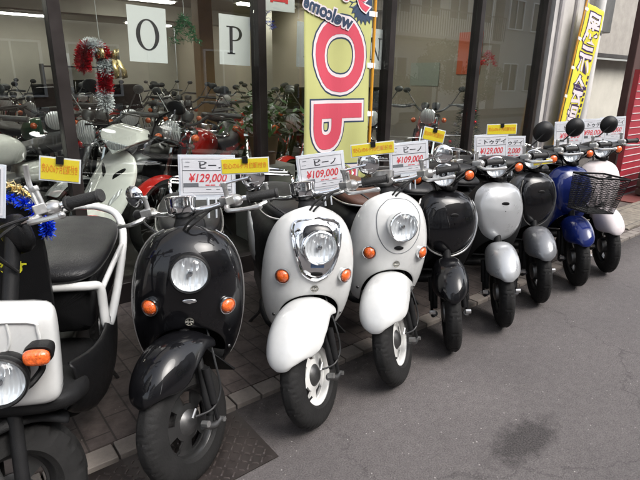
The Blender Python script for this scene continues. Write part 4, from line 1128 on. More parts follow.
# ------------------------------------------------------------------ flags
def cut_mesh(o, step=0.03):
    bm = bmesh.new(); bm.from_mesh(o.data)
    xs = [v.co.x for v in bm.verts]; ys = [v.co.y for v in bm.verts]
    for ax, lo, hi in ((0, min(xs), max(xs)), (1, min(ys), max(ys))):
        k = lo + step
        while k < hi:
            n = Vector((1, 0, 0)) if ax == 0 else Vector((0, 1, 0))
            bmesh.ops.bisect_plane(bm, geom=bm.verts[:] + bm.edges[:] + bm.faces[:], plane_co=n * k, plane_no=n); k += step
    bm.to_mesh(o.data); bm.free()
def wave(x, y): return 0.010 * math.sin(x * 14 + y * 2.1) + 0.006 * math.sin(x * 31 - y * 3.0 + 1) + 0.004 * math.sin(y * 9 + x * 4)
def wavify(o, mw, z):
    o.data.transform(mw); cut_mesh(o)
    for v in o.data.vertices: v.co.z = z + wave(v.co.x, v.co.y)
    o.matrix_local = Matrix.Identity(4)
def flag(name, label, origin, w, h, m, pole_m, pole_side, roll=0.0):
    t = thing(name, label, 'flag')
    t.matrix_world = T(origin) @ RX(90) @ RZ(roll)
    b = MB(); nx, ny = 24, 60
    b.grid([[(w * i / nx, h * j / ny, wave(w * i / nx, h * j / ny)) for i in range(nx + 1)] for j in range(ny + 1)])
    b.build('cloth', m, t, solid=0.0012)
    px = w + 0.03 if pole_side > 0 else -0.03
    MB().cyl((px, -origin[2] + 0.03, -0.005), (px, h + 0.1, -0.005), 0.011, 12).build('pole', pole_m, t)
    for k in range(6):
        y = 0.08 + k * (h - 0.15) / 5
        MB().box((px - 0.022 * pole_side, y, 0.003), (0.075, 0.032, 0.004)).build('fixing_tab', M_card, t, bevel=0.001)
    MB().lathe([(0, 0.12), (0.02, 0.12), (0.14, 0.03), (0.15, 0.0)], o=(px, -origin[2] + 0.026, -0.005), axis=(0, 1, 0), n=24).build('pole_base', M_plastg, t)
    return t
M_fy = mat('flag_yellow_green', (0.42, 0.43, 0.165), rough=0.8, var=0.05, vscale=3)
M_fy2 = mat('flag_yellow', (0.60, 0.55, 0.04), rough=0.8, var=0.05, vscale=3)
M_fr = mat('flag_red', (0.50, 0.055, 0.09), rough=0.8)
M_fw = mat('flag_white', (0.62, 0.56, 0.58), rough=0.8)
M_fn = mat('flag_navy', (0.02, 0.04, 0.08), rough=0.8)
M_fp = mat('flag_purple', (0.03, 0.01, 0.06), rough=0.8)
M_pole = mat('orange_pole', (0.60, 0.28, 0.02), rough=0.35, coat=0.4)
f1 = flag('shop_flag', 'yellow-green flag seen from behind, red letters OPEN and the word welcome reversed', (1.945, 2.60, 0.42), 0.56, 1.75, M_fy, M_pole, 1)
def fl(body, cx, cy, size, rot, sx=1.0, mirror=True, fill=M_fr, off=(0.03, 0.018, 0.008), par=f1, nm='flag_letter', z0=0.0, outer=M_fn, mid=M_fw, sy=1.0):
    for k, (o_, m_) in enumerate(zip(off, (outer, mid, fill))):
        if m_ is None: continue
        o = text(nm, body, size, m_, par, Matrix.Identity(4), offset=o_, res=6)
        mw = T((cx, cy, 0)) @ Matrix.Diagonal((sx * (-1 if mirror else 1), sy, 1, 1)) @ RZ(rot)
        wavify(o, mw, z0 + 0.0020 + 0.0016 * k)
        me = o.data; bm = bmesh.new(); bm.from_mesh(me); bmesh.ops.remove_doubles(bm, verts=bm.verts[:], dist=0.0002); bm.to_mesh(me); bm.free()
# flag coordinates: x from the left edge, y from the bottom (z 0.42)
fl('O', 0.315, 1.09, 0.47, -90, sx=1.14, sy=1.2, off=(0.038, 0.030, 0.014))
fl('P', 0.295, 0.665, 0.48, -90, sx=1.16, sy=1.28, off=(0.038, 0.030, 0.014))
fl('E', 0.275, 0.25, 0.46, -90, sx=1.16, sy=1.2, off=(0.038, 0.030, 0.014))
fl('welcome', 0.175, 1.335, 0.105, 16, sx=1.0, off=(0.0, 0.013, 0.004), outer=None, fill=M_fn, z0=0.006)
b = MB(); n = 48; cx, cy = 0.48, 1.44
ctr = b.v((cx, cy, wave(cx, cy) + 0.0042)); ring = []
for k in range(n):
    a = 2 * PI * k / n; r = 0.155 if k % 2 else 0.125
    x = min(0.555, cx + r * math.cos(a)); y = cy + r * math.sin(a); ring.append(b.v((x, y, wave(x, y) + 0.0042)))
for k in range(n): b.face([ctr, ring[k], ring[(k + 1) % n]])
b.build('spiky_burst', M_fn, f1, smooth=False)
fl('す', 0.455, 1.47, 0.27, 0, off=(0.0, 0.018, 0.008), outer=None, z0=0.006)
fl('!', 0.31, 1.49, 0.22, 0, off=(0.0, 0.018, 0.008), outer=None, z0=0.006)

f2 = flag('shop_flag', 'narrow yellow flag with white Japanese characters beside the far drainpipes', (5.62, 2.80, 0.55), 0.42, 1.66, M_fy2, M_pole, -1, roll=-9)
for i, ch in enumerate('展示会場'):
    fl(ch, 0.22, 1.42 - i * 0.33, 0.34, 0, mirror=False, off=(0.020, 0.006, 0.006), fill=None, mid=M_fw, outer=M_fp, par=f2, sx=0.85)
b = MB()
for i in range(14):
    y = 0.95 - i * 0.062; b.box((0.385, y, wave(0.385, y) + 0.004), (0.035, 0.036, 0.001))
b.build('small_lettering', M_fp, f2, smooth=False)

# ------------------------------------------------------------------ motorcycles in the showroom
def moto(label, col, x, y, yaw, variant=0):
    t = thing('motorcycle', label, 'motorcycle', (x, y, 0.10), (R_(-6), 0, R_(yaw)), 'motorcycles standing in the showroom')
    mw = T((0.66, 0, 0.3)) @ Matrix.Rotation(R_(-18), 4, Vector((-0.42, 0, 0.9))) @ T((-0.66, 0, -0.3))
    R = 0.30
    for cx, w_, m in ((0.66, 0.09, mw), (-0.66, 0.13, Matrix.Identity(4))):
        def f(p):
            return MB().lathe([(R - 0.055, -0.03), (R - 0.03, -0.05), (R - 0.008, -0.03), (R, 0), (R - 0.008, 0.03), (R - 0.03, 0.05), (R - 0.055, 0.03), (R - 0.062, 0), (R - 0.055, -0.03)], n=40).build('tyre', M_rubber, p)
        w = cached('mtyre', f)(t, m @ T((cx, 0, R)))
        def g(p):
            b = MB(); b.lathe([(R - 0.052, -0.028), (R - 0.066, 0), (R - 0.052, 0.028)], n=40); b.lathe([(0, -.04), (.035, -.04), (.035, .04), (0, .04)], n=16)
            for k in range(18):
                a = 2 * PI * k / 18; a2 = a + (0.25 if k % 2 else -0.25); s = 0.03 if k % 2 else -0.03
                b.tube([(0.033 * math.cos(a), s, 0.033 * math.sin(a)), ((R - 0.06) * math.cos(a2), 0, (R - 0.06) * math.sin(a2))], 0.0028, 4)
            b.lathe([(0.06, 0.05), (0.115, 0.05), (0.115, 0.055), (0.06, 0.055), (0.06, 0.05)], n=30)
            return b.build('spoked_rim', M_chrome, p)
        cached('mrim', g)(t, m @ T((cx, 0, R)))
    def part(key, name, m, fn, mw_=None):
        return cached((key), lambda p: fn().build(name, m, p, sub=0))(t, mw_)
    def frame():
        b = MB()
        for s in (-1, 1):
            b.tube(cr([(0.36, s * 0.03, 0.80), (0.28, s * 0.10, 0.45), (0.12, s * 0.12, 0.24), (-0.28, s * 0.12, 0.24), (-0.30, s * 0.12, 0.60), (-0.60, s * 0.11, 0.70)], 4), 0.015, 6)
            b.tube([(-0.28, s * 0.10, 0.30), (-0.66, s * 0.10, 0.30)], 0.018, 6); b.tube([(-0.42, s * 0.12, 0.66), (-0.62, s * 0.12, 0.34)], [0.03, 0.03], 8)
        b.tube([(0.38, 0, 0.82), (-0.3, 0, 0.66)], 0.024, 8)
        return b
    part('mframe', 'frame', M_plast, frame)
    def engine():
        b = MB(); b.box((-0.02, 0, 0.34), (0.40, 0.26, 0.20)); b.lathe([(0, .17), (.08, .17), (.1, .13), (.1, 0)], o=(-0.08, 0, 0.34), n=20); b.lathe([(0, -.17), (.08, -.17), (.1, -.13), (.1, 0)], o=(-0.08, 0, 0.34), n=20)
        for k in range(9):
            z = 0.45 + k * 0.017; b.box((0.08 + k * 0.004, 0, z), (0.18, 0.22, 0.007))
        b.box((0.10, 0, 0.54), (0.13, 0.17, 0.18)); return b
    part('mengine', 'engine', M_alu, engine)
    def exh():
        b = MB()
        for s in (-1, 1): b.tube(cr([(0.16, s * 0.06, 0.50), (0.32, s * 0.09, 0.40), (0.24, s * 0.13, 0.22), (-0.2, s * 0.15, 0.22), (-0.45, s * 0.17, 0.25), (-0.85, s * 0.18, 0.32)], 4), [0.018] * 14 + [0.03, 0.036, 0.038, 0.038, 0.038, 0.038, 0.03], 10)
        return b
    part('mexh', 'exhaust', M_chrome, exh)
    def forks():
        b = MB()
        for s in (-1, 1): b.tube([(0.66, s * 0.08, 0.30), (0.50, s * 0.08, 0.62)], 0.024, 8).tube([(0.50, s * 0.08, 0.62), (0.36, s * 0.08, 0.92)], 0.017, 8)
        b.box((0.42, 0, 0.80), (0.06, 0.20, 0.03), (0, -0.4, 0)); b.box((0.37, 0, 0.90), (0.06, 0.20, 0.03), (0, -0.4, 0)); return b
    part('mfork', 'fork', M_chrome, forks, mw)
    def bars():
        b = MB(); P = [(0.20, -0.38, 1.00), (0.30, -0.22, 1.02), (0.36, -0.10, 0.95), (0.36, 0.10, 0.95), (0.30, 0.22, 1.02), (0.20, 0.38, 1.00)]
        b.tube(cr(P, 4), 0.011, 8)
        for s in (-1, 1):
            b.tube([(0.33, s * 0.18, 1.02), (0.36, s * 0.36, 1.0)], 0.006, 6); b.tube([(0.30, s * 0.20, 1.02), (0.30, s * 0.30, 1.17)], 0.005, 6)
            b.ball((0.29, s * 0.31, 1.18), (0.012, 0.045, 0.03), 14, 8)
            b.tube([(0.265, s * 0.26, 1.012), (0.20, s * 0.385, 1.0)], 0.018, 10)
        b.lathe([(0, 0.03), (0.045, 0.03), (0.045, 0), (0.03, -0.03)], o=(0.40, 0.06, 1.0), axis=(-0.5, 0, 1), n=18); b.lathe([(0, 0.03), (0.045, 0.03), (0.045, 0), (0.03, -0.03)], o=(0.40, -0.06, 1.0), axis=(-0.5, 0, 1), n=18)
        return b
    part('mbars', 'handlebar', M_chrome if variant else M_steel, bars, mw)
    def ring(x, w, zb, zt, k=2.5, n=18):
        c = (zb + zt) / 2; h = (zt - zb) / 2
        return [(x, math.copysign(abs(math.cos(2 * PI * i / n)) ** (2 / k), math.cos(2 * PI * i / n)) * w, c + math.copysign(abs(math.sin(2 * PI * i / n)) ** (2 / k), math.sin(2 * PI * i / n)) * h) for i in range(n)]
    key = ('mtank', col.name)
    cached(key, lambda p: MB().loft([ring(0.36, 0.05, 0.74, 0.84), ring(0.30, 0.11, 0.68, 0.90), ring(0.12, 0.14, 0.66, 0.92), ring(-0.06, 0.11, 0.67, 0.86), ring(-0.14, 0.06, 0.68, 0.80)]).build('fuel_tank', col, p, sub=1))(t)
    part('mseat', 'seat', M_vinyl, lambda: MB().loft([ring(-0.10, 0.06, 0.72, 0.78), ring(-0.2, 0.11, 0.70, 0.79), ring(-0.40, 0.13, 0.70, 0.80), ring(-0.62, 0.12, 0.72, 0.83), ring(-0.80, 0.08, 0.75, 0.83), ring(-0.86, 0.03, 0.77, 0.81)]))
    cached(('mside', col.name), lambda p: MB().loft([ring(-0.12, 0.10, 0.50, 0.66, 3), ring(-0.3, 0.135, 0.48, 0.68, 3), ring(-0.42, 0.10, 0.54, 0.68, 3)]).build('side_cover', col, p, sub=1))(t)
    def fend(x0, a0, a1, m_, key, mwx):
        def f(p):
            rows = []
            for k in range(15):
                a = R_(a0 + (a1 - a0) * k / 14); rows.append([(x0 + (R + 0.03 - 0.03 * abs(u)) * math.cos(a), u * 0.065, R + (R + 0.03 - 0.03 * abs(u)) * math.sin(a)) for u in (-1, -.5, 0, .5, 1)])
            return MB().grid(rows).build('fender', m_, p, sub=1, solid=0.003)
        cached((key, m_.name), f)(t, mwx)
    fend(0.66, 45, 150, col if variant != 1 else M_chrome, 'mff', mw); fend(-0.66, 40, 165, col if variant != 1 else M_chrome, 'mrf', None)
    h = MB().lathe([(0, -0.11), (0.05, -0.10), (0.085, -0.05), (0.09, 0.0), (0.085, 0.006), (0.0, 0.012)], o=(0.50, 0, 0.90), axis=(1, 0, -0.05), n=24).build('headlight', M_chrome if variant != 2 else M_plast, t, mw=mw)
    MB().lathe([(0.083, 0.006), (0.06, 0.018), (0, 0.024)], o=(0.50, 0, 0.90), axis=(1, 0, -0.05), n=24).build('lens', M_refl, h)
    for s in (-1, 1):
        cached('mind%d' % s, lambda p: MB().ball((0.46, s * 0.17, 0.86), (0.03, 0.028, 0.028), 12, 8).build('indicator', M_amber, p))(t, mw)
    cached('mtail', lambda p: MB().ball((-0.90, 0, 0.70), (0.04, 0.06, 0.035), 14, 8).build('tail_light', M_redlens, p))(t)
    if variant == 2:
        cached('mscreen', lambda p: MB().grid([[(0.52 - 0.10 * k / 6, y, 0.98 + 0.22 * k / 6) for y in (-0.13, -0.07, 0, 0.07, 0.13)] for k in range(7)]).build('windscreen', glassy('smoked_screen', (0.2, 0.2, 0.2)), p, solid=0.003))(t, mw)
    b = MB(); b.tube([(0.0, 0.12, 0.24), (-0.04, 0.27, 0.03)], 0.009, 6)
    cached('mstand', lambda p: b.build('stand', M_steel, p))(t)
    return t
cols = [(M_black, 'black'), (M_red, 'red'), (M_silver, 'silver'), (M_orangep, 'orange'), (M_grey, 'grey'), (M_green, 'green'), (M_blue, 'blue'), (M_cream, 'cream')]
def around(x, y):
    if x < 0.4: side = 'behind the left pane'
    elif x < 1.9: side = 'behind the O and P pane'
    elif x < 3.4: side = 'behind the flag'
    else: side = 'near the side wall'
    row = 'nearest the glass' if y < 4.6 else 'in the second row' if y < 6.0 else 'in the third row' if y < 7.6 else 'in the back row'
    return side, row
k = 0; rnd = random.Random(11); seen = {}
spots = [(1.75, 3.80), (1.22, 4.15), (-0.15, 3.75), (-0.95, 3.8), (2.85, 3.85)]
for y, xs in ((4.15, (-1.9, -1.15, -0.35, 0.5, 2.35, 3.1, 3.9, 4.7)), (5.5, (-1.6, -0.8, 0.0, 0.8, 1.6, 2.4, 3.2, 4.1, 4.9)), (7.0, (-0.6, 0.3, 1.2, 2.1, 3.0, 4.2, 5.0)), (8.8, (0.2, 1.3, 2.4, 3.5, 4.6)), (10.6, (1.2, 2.6, 4.0))):
    for x in xs: spots.append((x + rnd.uniform(-.12, .12), y + rnd.uniform(-.15, .15)))
ords = ['', 'one more ', 'a third ', 'a fourth ', 'a fifth ']
for (x, y) in spots:
    col, cn = cols[[1, 0, 3, 2, 1, 4, 6, 0, 3, 5, 1, 7, 0, 2][(k * 3 + k // 5) % 14]]; v = (k * 7 // 2) % 3
    side, row = around(x, y)
    fin = ['painted fenders', 'chrome fenders', 'a smoked windscreen'][v]
    lab = '%s motorcycle with %s %s, %s' % (cn, fin, row, side)
    q = seen.get(lab, 0); seen[lab] = q + 1
    if q: lab = lab + [', farther right', ', farthest right', ', on the extreme right'][min(q, 3) - 1]
    moto(lab, col, x, y, -100 + rnd.uniform(-25, 25) if y > 4.5 else -125 + rnd.uniform(-20, 30), v)
    k += 1

# cream scooter close behind the glass
def cream():
    t = thing('display_scooter', 'cream sports scooter with an angular headlight close behind the window', 'scooter', (0.80, 3.46, 0.10), (R_(-7), 0, R_(-152)))
    S = dict(z0=0.28, zt=0.80, za=0.36, aw=0.07, tab=[(0.27, 0.12, 0.05, 0.03), (0.35, 0.165, 0.035, 0.055), (0.48, 0.185, -0.04, 0.075), (0.60, 0.180, -0.12, 0.075), (0.70, 0.155, -0.185, 0.06), (0.77, 0.11, -0.23, 0.035), (0.80, 0.05, -0.25, 0.015)])
    mw = steer_m(12)
    shield(S, M_cream, t)
    for s in (-1, 1):
        shield_patch(S, [(s * 0.10, 0.46), (s * 0.14, 0.55), (s * 0.125, 0.58), (s * 0.085, 0.50)], M_refl, t, 'indicator', 0.006)
        shield_patch(S, [(s * 0.04, 0.62), (s * 0.10, 0.68), (s * 0.09, 0.70), (s * 0.035, 0.655)], M_plast, t, 'vent', 0.003)
    def rr(x, w, zb, zt, k=3.0, n=20, sk=0):
        c = (zb + zt) / 2; h = (zt - zb) / 2; out = []
        for i in range(n):
            a = 2 * PI * i / n; ca, sa = math.cos(a), math.sin(a); z = math.copysign(abs(sa) ** (2 / k), sa)
            out.append((x, math.copysign(abs(ca) ** (2 / k), ca) * w * (1 + 0.28 * z), c + z * h))
        return out
    def pent(x, k, dz=0.0, dx=0.10): return [(x - dx, -0.105 * k, 0.945 + dz), (x - dx, 0.105 * k, 0.945 + dz), (x - 0.03, 0.15 * k, 0.90 + dz), (x, 0.125 * k, 0.875 + dz), (x + 0.03, 0.0, 0.785 + dz), (x, -0.125 * k, 0.875 + dz), (x - 0.03, -0.15 * k, 0.90 + dz)]
    MB().loft([[(-0.44, p[1] * 0.7, 0.90 + (p[2] - 0.90) * 0.5) for p in pent(0, 1)], [(-0.36 + (p[0]) * 0.3, p[1], p[2]) for p in pent(0, 1)], pent(-0.20, 1.0), pent(-0.175, 0.86, 0.0, 0.09)]).build('handlebar_cowl', M_cream, t, mw=mw, bevel=0.012)
    h = MB().loft([[(-0.172, y, z) for y, z in ((-0.10, 0.868), (0.10, 0.868), (0.085, 0.85), (0, 0.80), (-0.085, 0.85))], [(-0.160, y * 0.9, z) for y, z in ((-0.10, 0.866), (0.10, 0.866), (0.085, 0.85), (0, 0.805), (-0.085, 0.85))]]).build('headlight', M_refl, t, mw=mw, bevel=0.004)
    MB().loft([[(-0.165, y, z) for y, z in ((-0.115, 0.874), (0.115, 0.874), (0.095, 0.848), (0, 0.788), (-0.095, 0.848))], [(-0.148, y * 0.88, z) for y, z in ((-0.10, 0.870), (0.10, 0.870), (0.085, 0.85), (0, 0.795), (-0.085, 0.85))]]).build('lens', M_lens, h, bevel=0.006)
    fender([(-0.10, 0.42, 0.07, 0.08), (0.0, 0.47, 0.08, 0.11), (0.10, 0.45, 0.08, 0.12), (0.19, 0.37, 0.075, 0.10), (0.24, 0.28, 0.04, 0.04)], mw, M_cream, t)
    fork(t, mw); wheel(t, (0, 0, 0.212), M_blackrim, 'brim', mw=mw)
    b = MB()
    for s in (-1, 1):
        b.tube([(-0.36, s * 0.12, 0.91), (-0.42, s * 0.32, 0.90)], 0.017, 10); b.tube([(-0.34, s * 0.14, 0.92), (-0.28, s * 0.30, 0.90)], 0.007, 8)
        b.tube(cr([(-0.34, s * 0.16, 0.92), (-0.33, s * 0.20, 1.05), (-0.35, s * 0.28, 1.12)], 4), 0.006, 8)
        b.ball((-0.35, s * 0.31, 1.15), (0.015, 0.07, 0.045), 16, 8)
    b.build('handlebar', M_plast, t, mw=mw)
    rear_end(t, M_cream, M_vinyl, M_plast, carrier=True)
cream()

# showroom extras
def poster(x, y, z, w, h, m, label, yaw=90):
    t = tag(MB().box((0, 0, h / 2), (w, 0.004, h)).build('poster', m, smooth=False), label, 'poster'); t.location = (x, y, z); t.rotation_euler = (0, 0, R_(yaw))
poster(RWX - 0.006, 4.05, 1.45, 0.35, 0.50, mat('orange_poster', (0.75, 0.16, 0.06), rough=0.5), 'orange poster on the side wall seen through the rightmost window')
poster(RWX - 0.006, 4.75, 1.3, 0.5, 0.3, mat('pale_green_poster', (0.40, 0.44, 0.38), rough=0.5), 'pale green poster on the side wall behind the orange one')
def redsign():
    t = thing('window_sign', 'white sign with a red border and red characters at the top of the third pane', 'sign', (2.08, 3.065, 1.80))
    MB().box((0, 0, 0.16), (0.26, 0.004, 0.32)).build('panel', M_card, t, smooth=False)
    text('lettering', '営', 0.2, M_inkr, t, T((0, -0.0035, 0.13)) @ RX(90), offset=0.004)
redsign()
def xmas(x, y):
    t = thing('christmas_tree', 'small dark decorated christmas tree behind the rightmost window', 'christmas tree', (x, y, 0.10))
    MB().tube([(0, 0, 0), (0, 0, 1.05)], [0.03, 0.01], 8).build('trunk', mat('bark', (0.05, 0.03, 0.02), rough=0.9), t)
    b = MB(); r = random.Random(4)
    for i in range(1400):
        h = r.random() ** 0.8; a = r.uniform(0, 6.28); rad = 0.33 * (1 - h) * r.uniform(0.4, 1) + 0.02
        p = Vector((rad * math.cos(a), rad * math.sin(a), 0.2 + h * 0.95 - rad * 0.3)); d = Vector((math.cos(a), math.sin(a), r.uniform(-.5, .5))) * 0.06
        w = Vector((-math.sin(a), math.cos(a), r.uniform(-.5, .5))) * 0.008
        b.face([b.v(p - w), b.v(p + w), b.v(p + d)])
    b.build('branches', mat('fir_needles', (0.012, 0.035, 0.014), rough=0.8), t, smooth=False, recalc=False)
    for i in range(22):
        h = (i + 0.5) / 22; a = i * 2.4; rad = 0.30 * (1 - h) + 0.03
        MB().ball((rad * math.cos(a), rad * math.sin(a), 0.22 + h * 0.85), 0.022, 10, 6).build('bauble', [M_tr, M_tg, M_ts][i % 3], t)
xmas(5.1, 3.62)
def plant(x, y, z, label):
    t = thing('potted_plant', label, 'plant', (x, y, z))
    MB().lathe([(0, 0), (0.09, 0), (0.12, 0.22), (0.11, 0.22), (0.10, 0.19), (0, 0.19)], axis=(0, 0, 1), n=24).build('pot', mat('brown_pot', (0.12, 0.06, 0.04), rough=0.7), t)
    b = MB(); r = random.Random(5)
    for i in range(260):
        a = r.uniform(0, 6.28); e = r.uniform(0.2, 1.4); L = r.uniform(0.15, 0.42)
        p = Vector((0, 0, 0.2)) + Vector((math.cos(a) * math.cos(e), math.sin(a) * math.cos(e), math.sin(e))) * L
        d = Vector((math.cos(a + r.uniform(-1, 1)), math.sin(a + r.uniform(-1, 1)), r.uniform(-.6, .6))) * 0.055; w = d.cross(Vector((0, 0, 1))).normalized() * 0.018
        b.face([b.v(p - d), b.v(p + w), b.v(p + d), b.v(p - w)])
    b.build('leaves', mat('plant_leaf', (0.05, 0.13, 0.03), rough=0.5), t, smooth=False, recalc=False)
plant(2.15, 3.4, 0.72, 'leafy green pot plant on the stand behind the third pane')
tag(MB().box((0, 0, 0.31), (0.36, 0.36, 0.62)).build('plant_stand', mat('grey_laminate', (0.3, 0.29, 0.27), rough=0.5), bevel=0.01), 'grey box stand carrying the leafy pot plant in the third pane', 'stand').location = (2.15, 3.4, 0.10)
def shelf(x, y):
    t = thing('shelf_unit', 'dark shelf unit with white cartons by the showroom back wall', 'shelf', (x, y, 0.10))
    b = MB()
    for s in (-1, 1): b.box((s * 0.6, 0, 0.75), (0.03, 0.35, 1.5))
    b.build('side_panel', M_frame, t, bevel=0.003)
    for k in range(4): MB().box((0, 0, 0.1 + k * 0.45), (1.18, 0.35, 0.03)).build('shelf', M_frame, t, bevel=0.003)
shelf(3.0, 12.6)
tag(MB().box((0, 0, 0.13), (0.3, 0.25, 0.26)).build('carton', M_card, bevel=0.004), 'white carton standing on the top board of the dark shelf unit', 'box').location = (2.8, 12.6, 1.566)

# ------------------------------------------------------------------ right-hand end: pilaster, pipes, recess, column, red screen
def block(name, label, cat, c, d, m, rot=0.0, bevel=0.0):
    o = tag(MB().box((0, 0, d[2] / 2), d).build(name, m, bevel=bevel, smooth=bool(bevel)), label, cat)
    o.location = c; o.rotation_euler = (0, 0, R_(rot)); return o
block('pilaster', 'pale grey fluted pilaster closing the shopfront on the right', 'pilaster', (5.82, 3.02, 0.026), (0.66, 0.14, 4.4), M_render)
def strips():
    for i, (x, w_) in enumerate(((5.60, 0.06), (5.92, 0.05), (6.14, 0.05))):
        block('metal_strip', ['first pale metal strip on the pilaster beside the shop mullion', 'middle pale metal strip on the pilaster behind the yellow flag pole', 'right pale metal strip on the pilaster beside the flag cloth'][i], 'trim', (x, 2.935, 0.026), (w_, 0.03, 4.3), mat('pale_metal', (0.42, 0.40, 0.40), rough=0.4, metal=0.3, var=0.1), bevel=0.004)
strips()
def pipe(x, y, r, label):
    t = thing('drainpipe', label, 'drainpipe', (x, y, 0.03))
    MB().cyl((0, 0, 0), (0, 0, 4.4), r, 24).build('pipe', mat('pipe_plastic', (0.62, 0.61, 0.59), rough=0.45, var=0.1), t)
    for z in (0.7, 1.9, 3.1):
        MB().lathe([(r, -0.02), (r * 1.15, -0.018), (r * 1.15, 0.018), (r, 0.02)], o=(0, 0, z), axis=(0, 0, 1), n=24).build('bracket', M_steel, t)
pipe(6.42, 2.92, 0.055, 'thick pale drainpipe nearest the narrow yellow flag')
pipe(6.60, 2.98, 0.045, 'slimmer pale drainpipe farther from the narrow yellow flag')
M_beige = mat('beige_wall', (0.50, 0.48, 0.42), rough=0.8, var=0.12, vscale=2)
M_brown = mat('brown_column', (0.065, 0.030, 0.026), rough=0.6, var=0.2, vscale=5)
block('wall', 'beige wall set back beyond the drainpipes', 'wall', (9.0, 4.4, 0.026), (5.6, 0.15, 1.75), M_beige)
block('wall', 'darker upper wall above the beige one beyond the drainpipes', 'wall', (9.0, 4.3, 1.85), (5.6, 0.3, 3.0), mat('upper_taupe', (0.32, 0.30, 0.27), rough=0.8, var=0.15))
block('lintel', 'dark lintel over the recess beyond the drainpipes', 'beam', (9.0, 4.1, 1.79), (5.6, 0.1, 0.06), M_frame)
block('column', 'dark brown square column at the right edge beyond the scooters', 'column', (8.02, 3.04, 0.026), (0.30, 0.10, 4.4), M_brown, bevel=0.01)
block('column', 'grey narrow column between the brown column and the red screen', 'column', (8.32, 3.00, 0.026), (0.28, 0.1, 4.4), M_render, bevel=0.01)
def vent_duct():
    t = thing('wall_duct', 'grey metal duct and pipe fixed high on the recess wall', 'duct', (7.6, 3.7, 2.05))
    MB().box((0, 0, 0.25), (0.9, 0.5, 0.5)).build('duct_box', mat('duct_metal', (0.25, 0.24, 0.22), rough=0.4, metal=0.5, var=0.2), t, bevel=0.01)
    MB().tube(cr([(-0.1, -0.3, 0.9), (-0.12, -0.3, 0.2), (-0.2, -0.3, 0.02), (-0.4, -0.3, -0.02)], 5), 0.035, 14).build('pipe', M_alu, t)
vent_duct()
def red_screen():
    t = thing('red_screen', 'red louvred screen with white joints beyond the last scooter', 'screen', (7.47, 2.50, 0.026))
    MB().box((0, 0, 0.75), (1.5, 0.06, 1.5)).build('panel', mat('red_board', (0.33, 0.025, 0.04), rough=0.45, var=0.1), t, smooth=False)
    b = MB()
    for k in range(17): b.box((0, -0.033, 0.07 + k * 0.085), (1.49, 0.008, 0.008))
    o = b.build('joint_lines', mat('joint_white', (0.6, 0.55, 0.55), rough=0.6), t, smooth=False)
red_screen()
def planter():
    t = thing('planter', 'dark brown slatted wooden planter at the right edge', 'planter', (7.35, 2.13, 0.026))
    b = MB(); b.box((0, 0, 0.22), (0.9, 0.34, 0.40)); b.build('box', M_brown, t, bevel=0.004)
    for k in range(4): MB().box((0, 0, 0.07 + k * 0.1), (0.94, 0.38, 0.075)).build('slat', mat('dark_wood', (0.055, 0.033, 0.024), rough=0.6, var=0.3, vscale=9), t, bevel=0.004)
planter()
block('door_mat', 'dusky red rubber mat on the pavement before the red screen', 'mat', (6.9, 2.25, 0.028), (0.9, 0.3, 0.012), mat('red_mat', (0.13, 0.035, 0.03), rough=0.9, var=0.2))
tag(MB().box((9.0, 1.95, 0.034), (7.6, 0.42, 0.014)).build('pale_pavement', paver_mat('tan_tiles', (0.24, 0.21, 0.17), (0.21, 0.185, 0.15), (0.1, 0.09, 0.08), 0.3, 0.3, 0.006), smooth=False), kind='structure')

# ------------------------------------------------------------------ houses on the other side of the street
def house(label, x, y, w, d, h, wall, floors, wins, roof, balcony=None, door=True):
    t = thing('house', label, 'house', (x, y, 0.12))
    MB().box((0, 0, h / 2), (w, d, h)).build('wall', wall, t, smooth=False)
    MB().box((0, 0.1, h + 0.1), (w + 0.5, d + 0.5, 0.2)).build('roof', roof, t, smooth=False)
    fh = h / floors
    for f in range(floors):
        for i in range(wins):
            if door and f == 0 and i == wins // 2:
                dd = MB().box(((i + 0.5) / wins * w - w / 2, d / 2 + 0.02, 1.05), (0.9, 0.06, 2.1)).build('door', M_frame, t, bevel=0.005)
                MB().ball(((i + 0.5) / wins * w - w / 2 + 0.35, d / 2 + 0.07, 1.0), 0.03, 10, 6).build('handle', M_chrome, dd)
                continue
            cx = (i + 0.5) / wins * w - w / 2; cz = f * fh + fh * 0.52
            fr = MB()
            for s in (-1, 1): fr.box((cx + s * 0.62, d / 2 + 0.03, cz), (0.06, 0.08, 1.3)); fr.box((cx, d / 2 + 0.032, cz + s * 0.63), (1.18, 0.078, 0.05))
            fr.box((cx, d / 2 + 0.03, cz), (0.04, 0.06, 1.2))
            fo = fr.build('window', M_card if wall is not M_card else M_frame, t, smooth=False)
            MB().box((cx, d / 2 + 0.008, cz), (1.2, 0.012, 1.22)).build('pane', M_pglass if False else mat('dark_window', (0.03, 0.035, 0.04), rough=0.06, spec=0.8), fo, smooth=False)
    if balcony:
        b = MB(); z = fh; b.box((0, d / 2 + 0.45, z), (w * 0.9, 0.9, 0.12)); b.build('balcony', M_render, t, smooth=False)
        b = MB(); b.box((0, d / 2 + 0.88, z + 1.0), (w * 0.9, 0.04, 0.05))
        n = int(w * 0.9 / 0.14)
        for k in range(n + 1): b.box((-w * 0.45 + k * w * 0.9 / n, d / 2 + 0.88, z + 0.53), (0.02, 0.02, 0.92))
        b.build('railing', M_steel, t, smooth=False)
    return t
M_hw = mat('white_house', (0.72, 0.70, 0.66), rough=0.8, var=0.1, vscale=1)
M_ho = mat('olive_house', (0.20, 0.20, 0.09), rough=0.8, var=0.15, vscale=1)
M_hb = mat('brown_tile_house', (0.26, 0.19, 0.15), rough=0.7, var=0.2, vscale=3)
M_hg = mat('grey_house', (0.42, 0.42, 0.41), rough=0.8, var=0.12, vscale=1)
M_rf = mat('roof_slate', (0.07, 0.07, 0.075), rough=0.7, var=0.2)
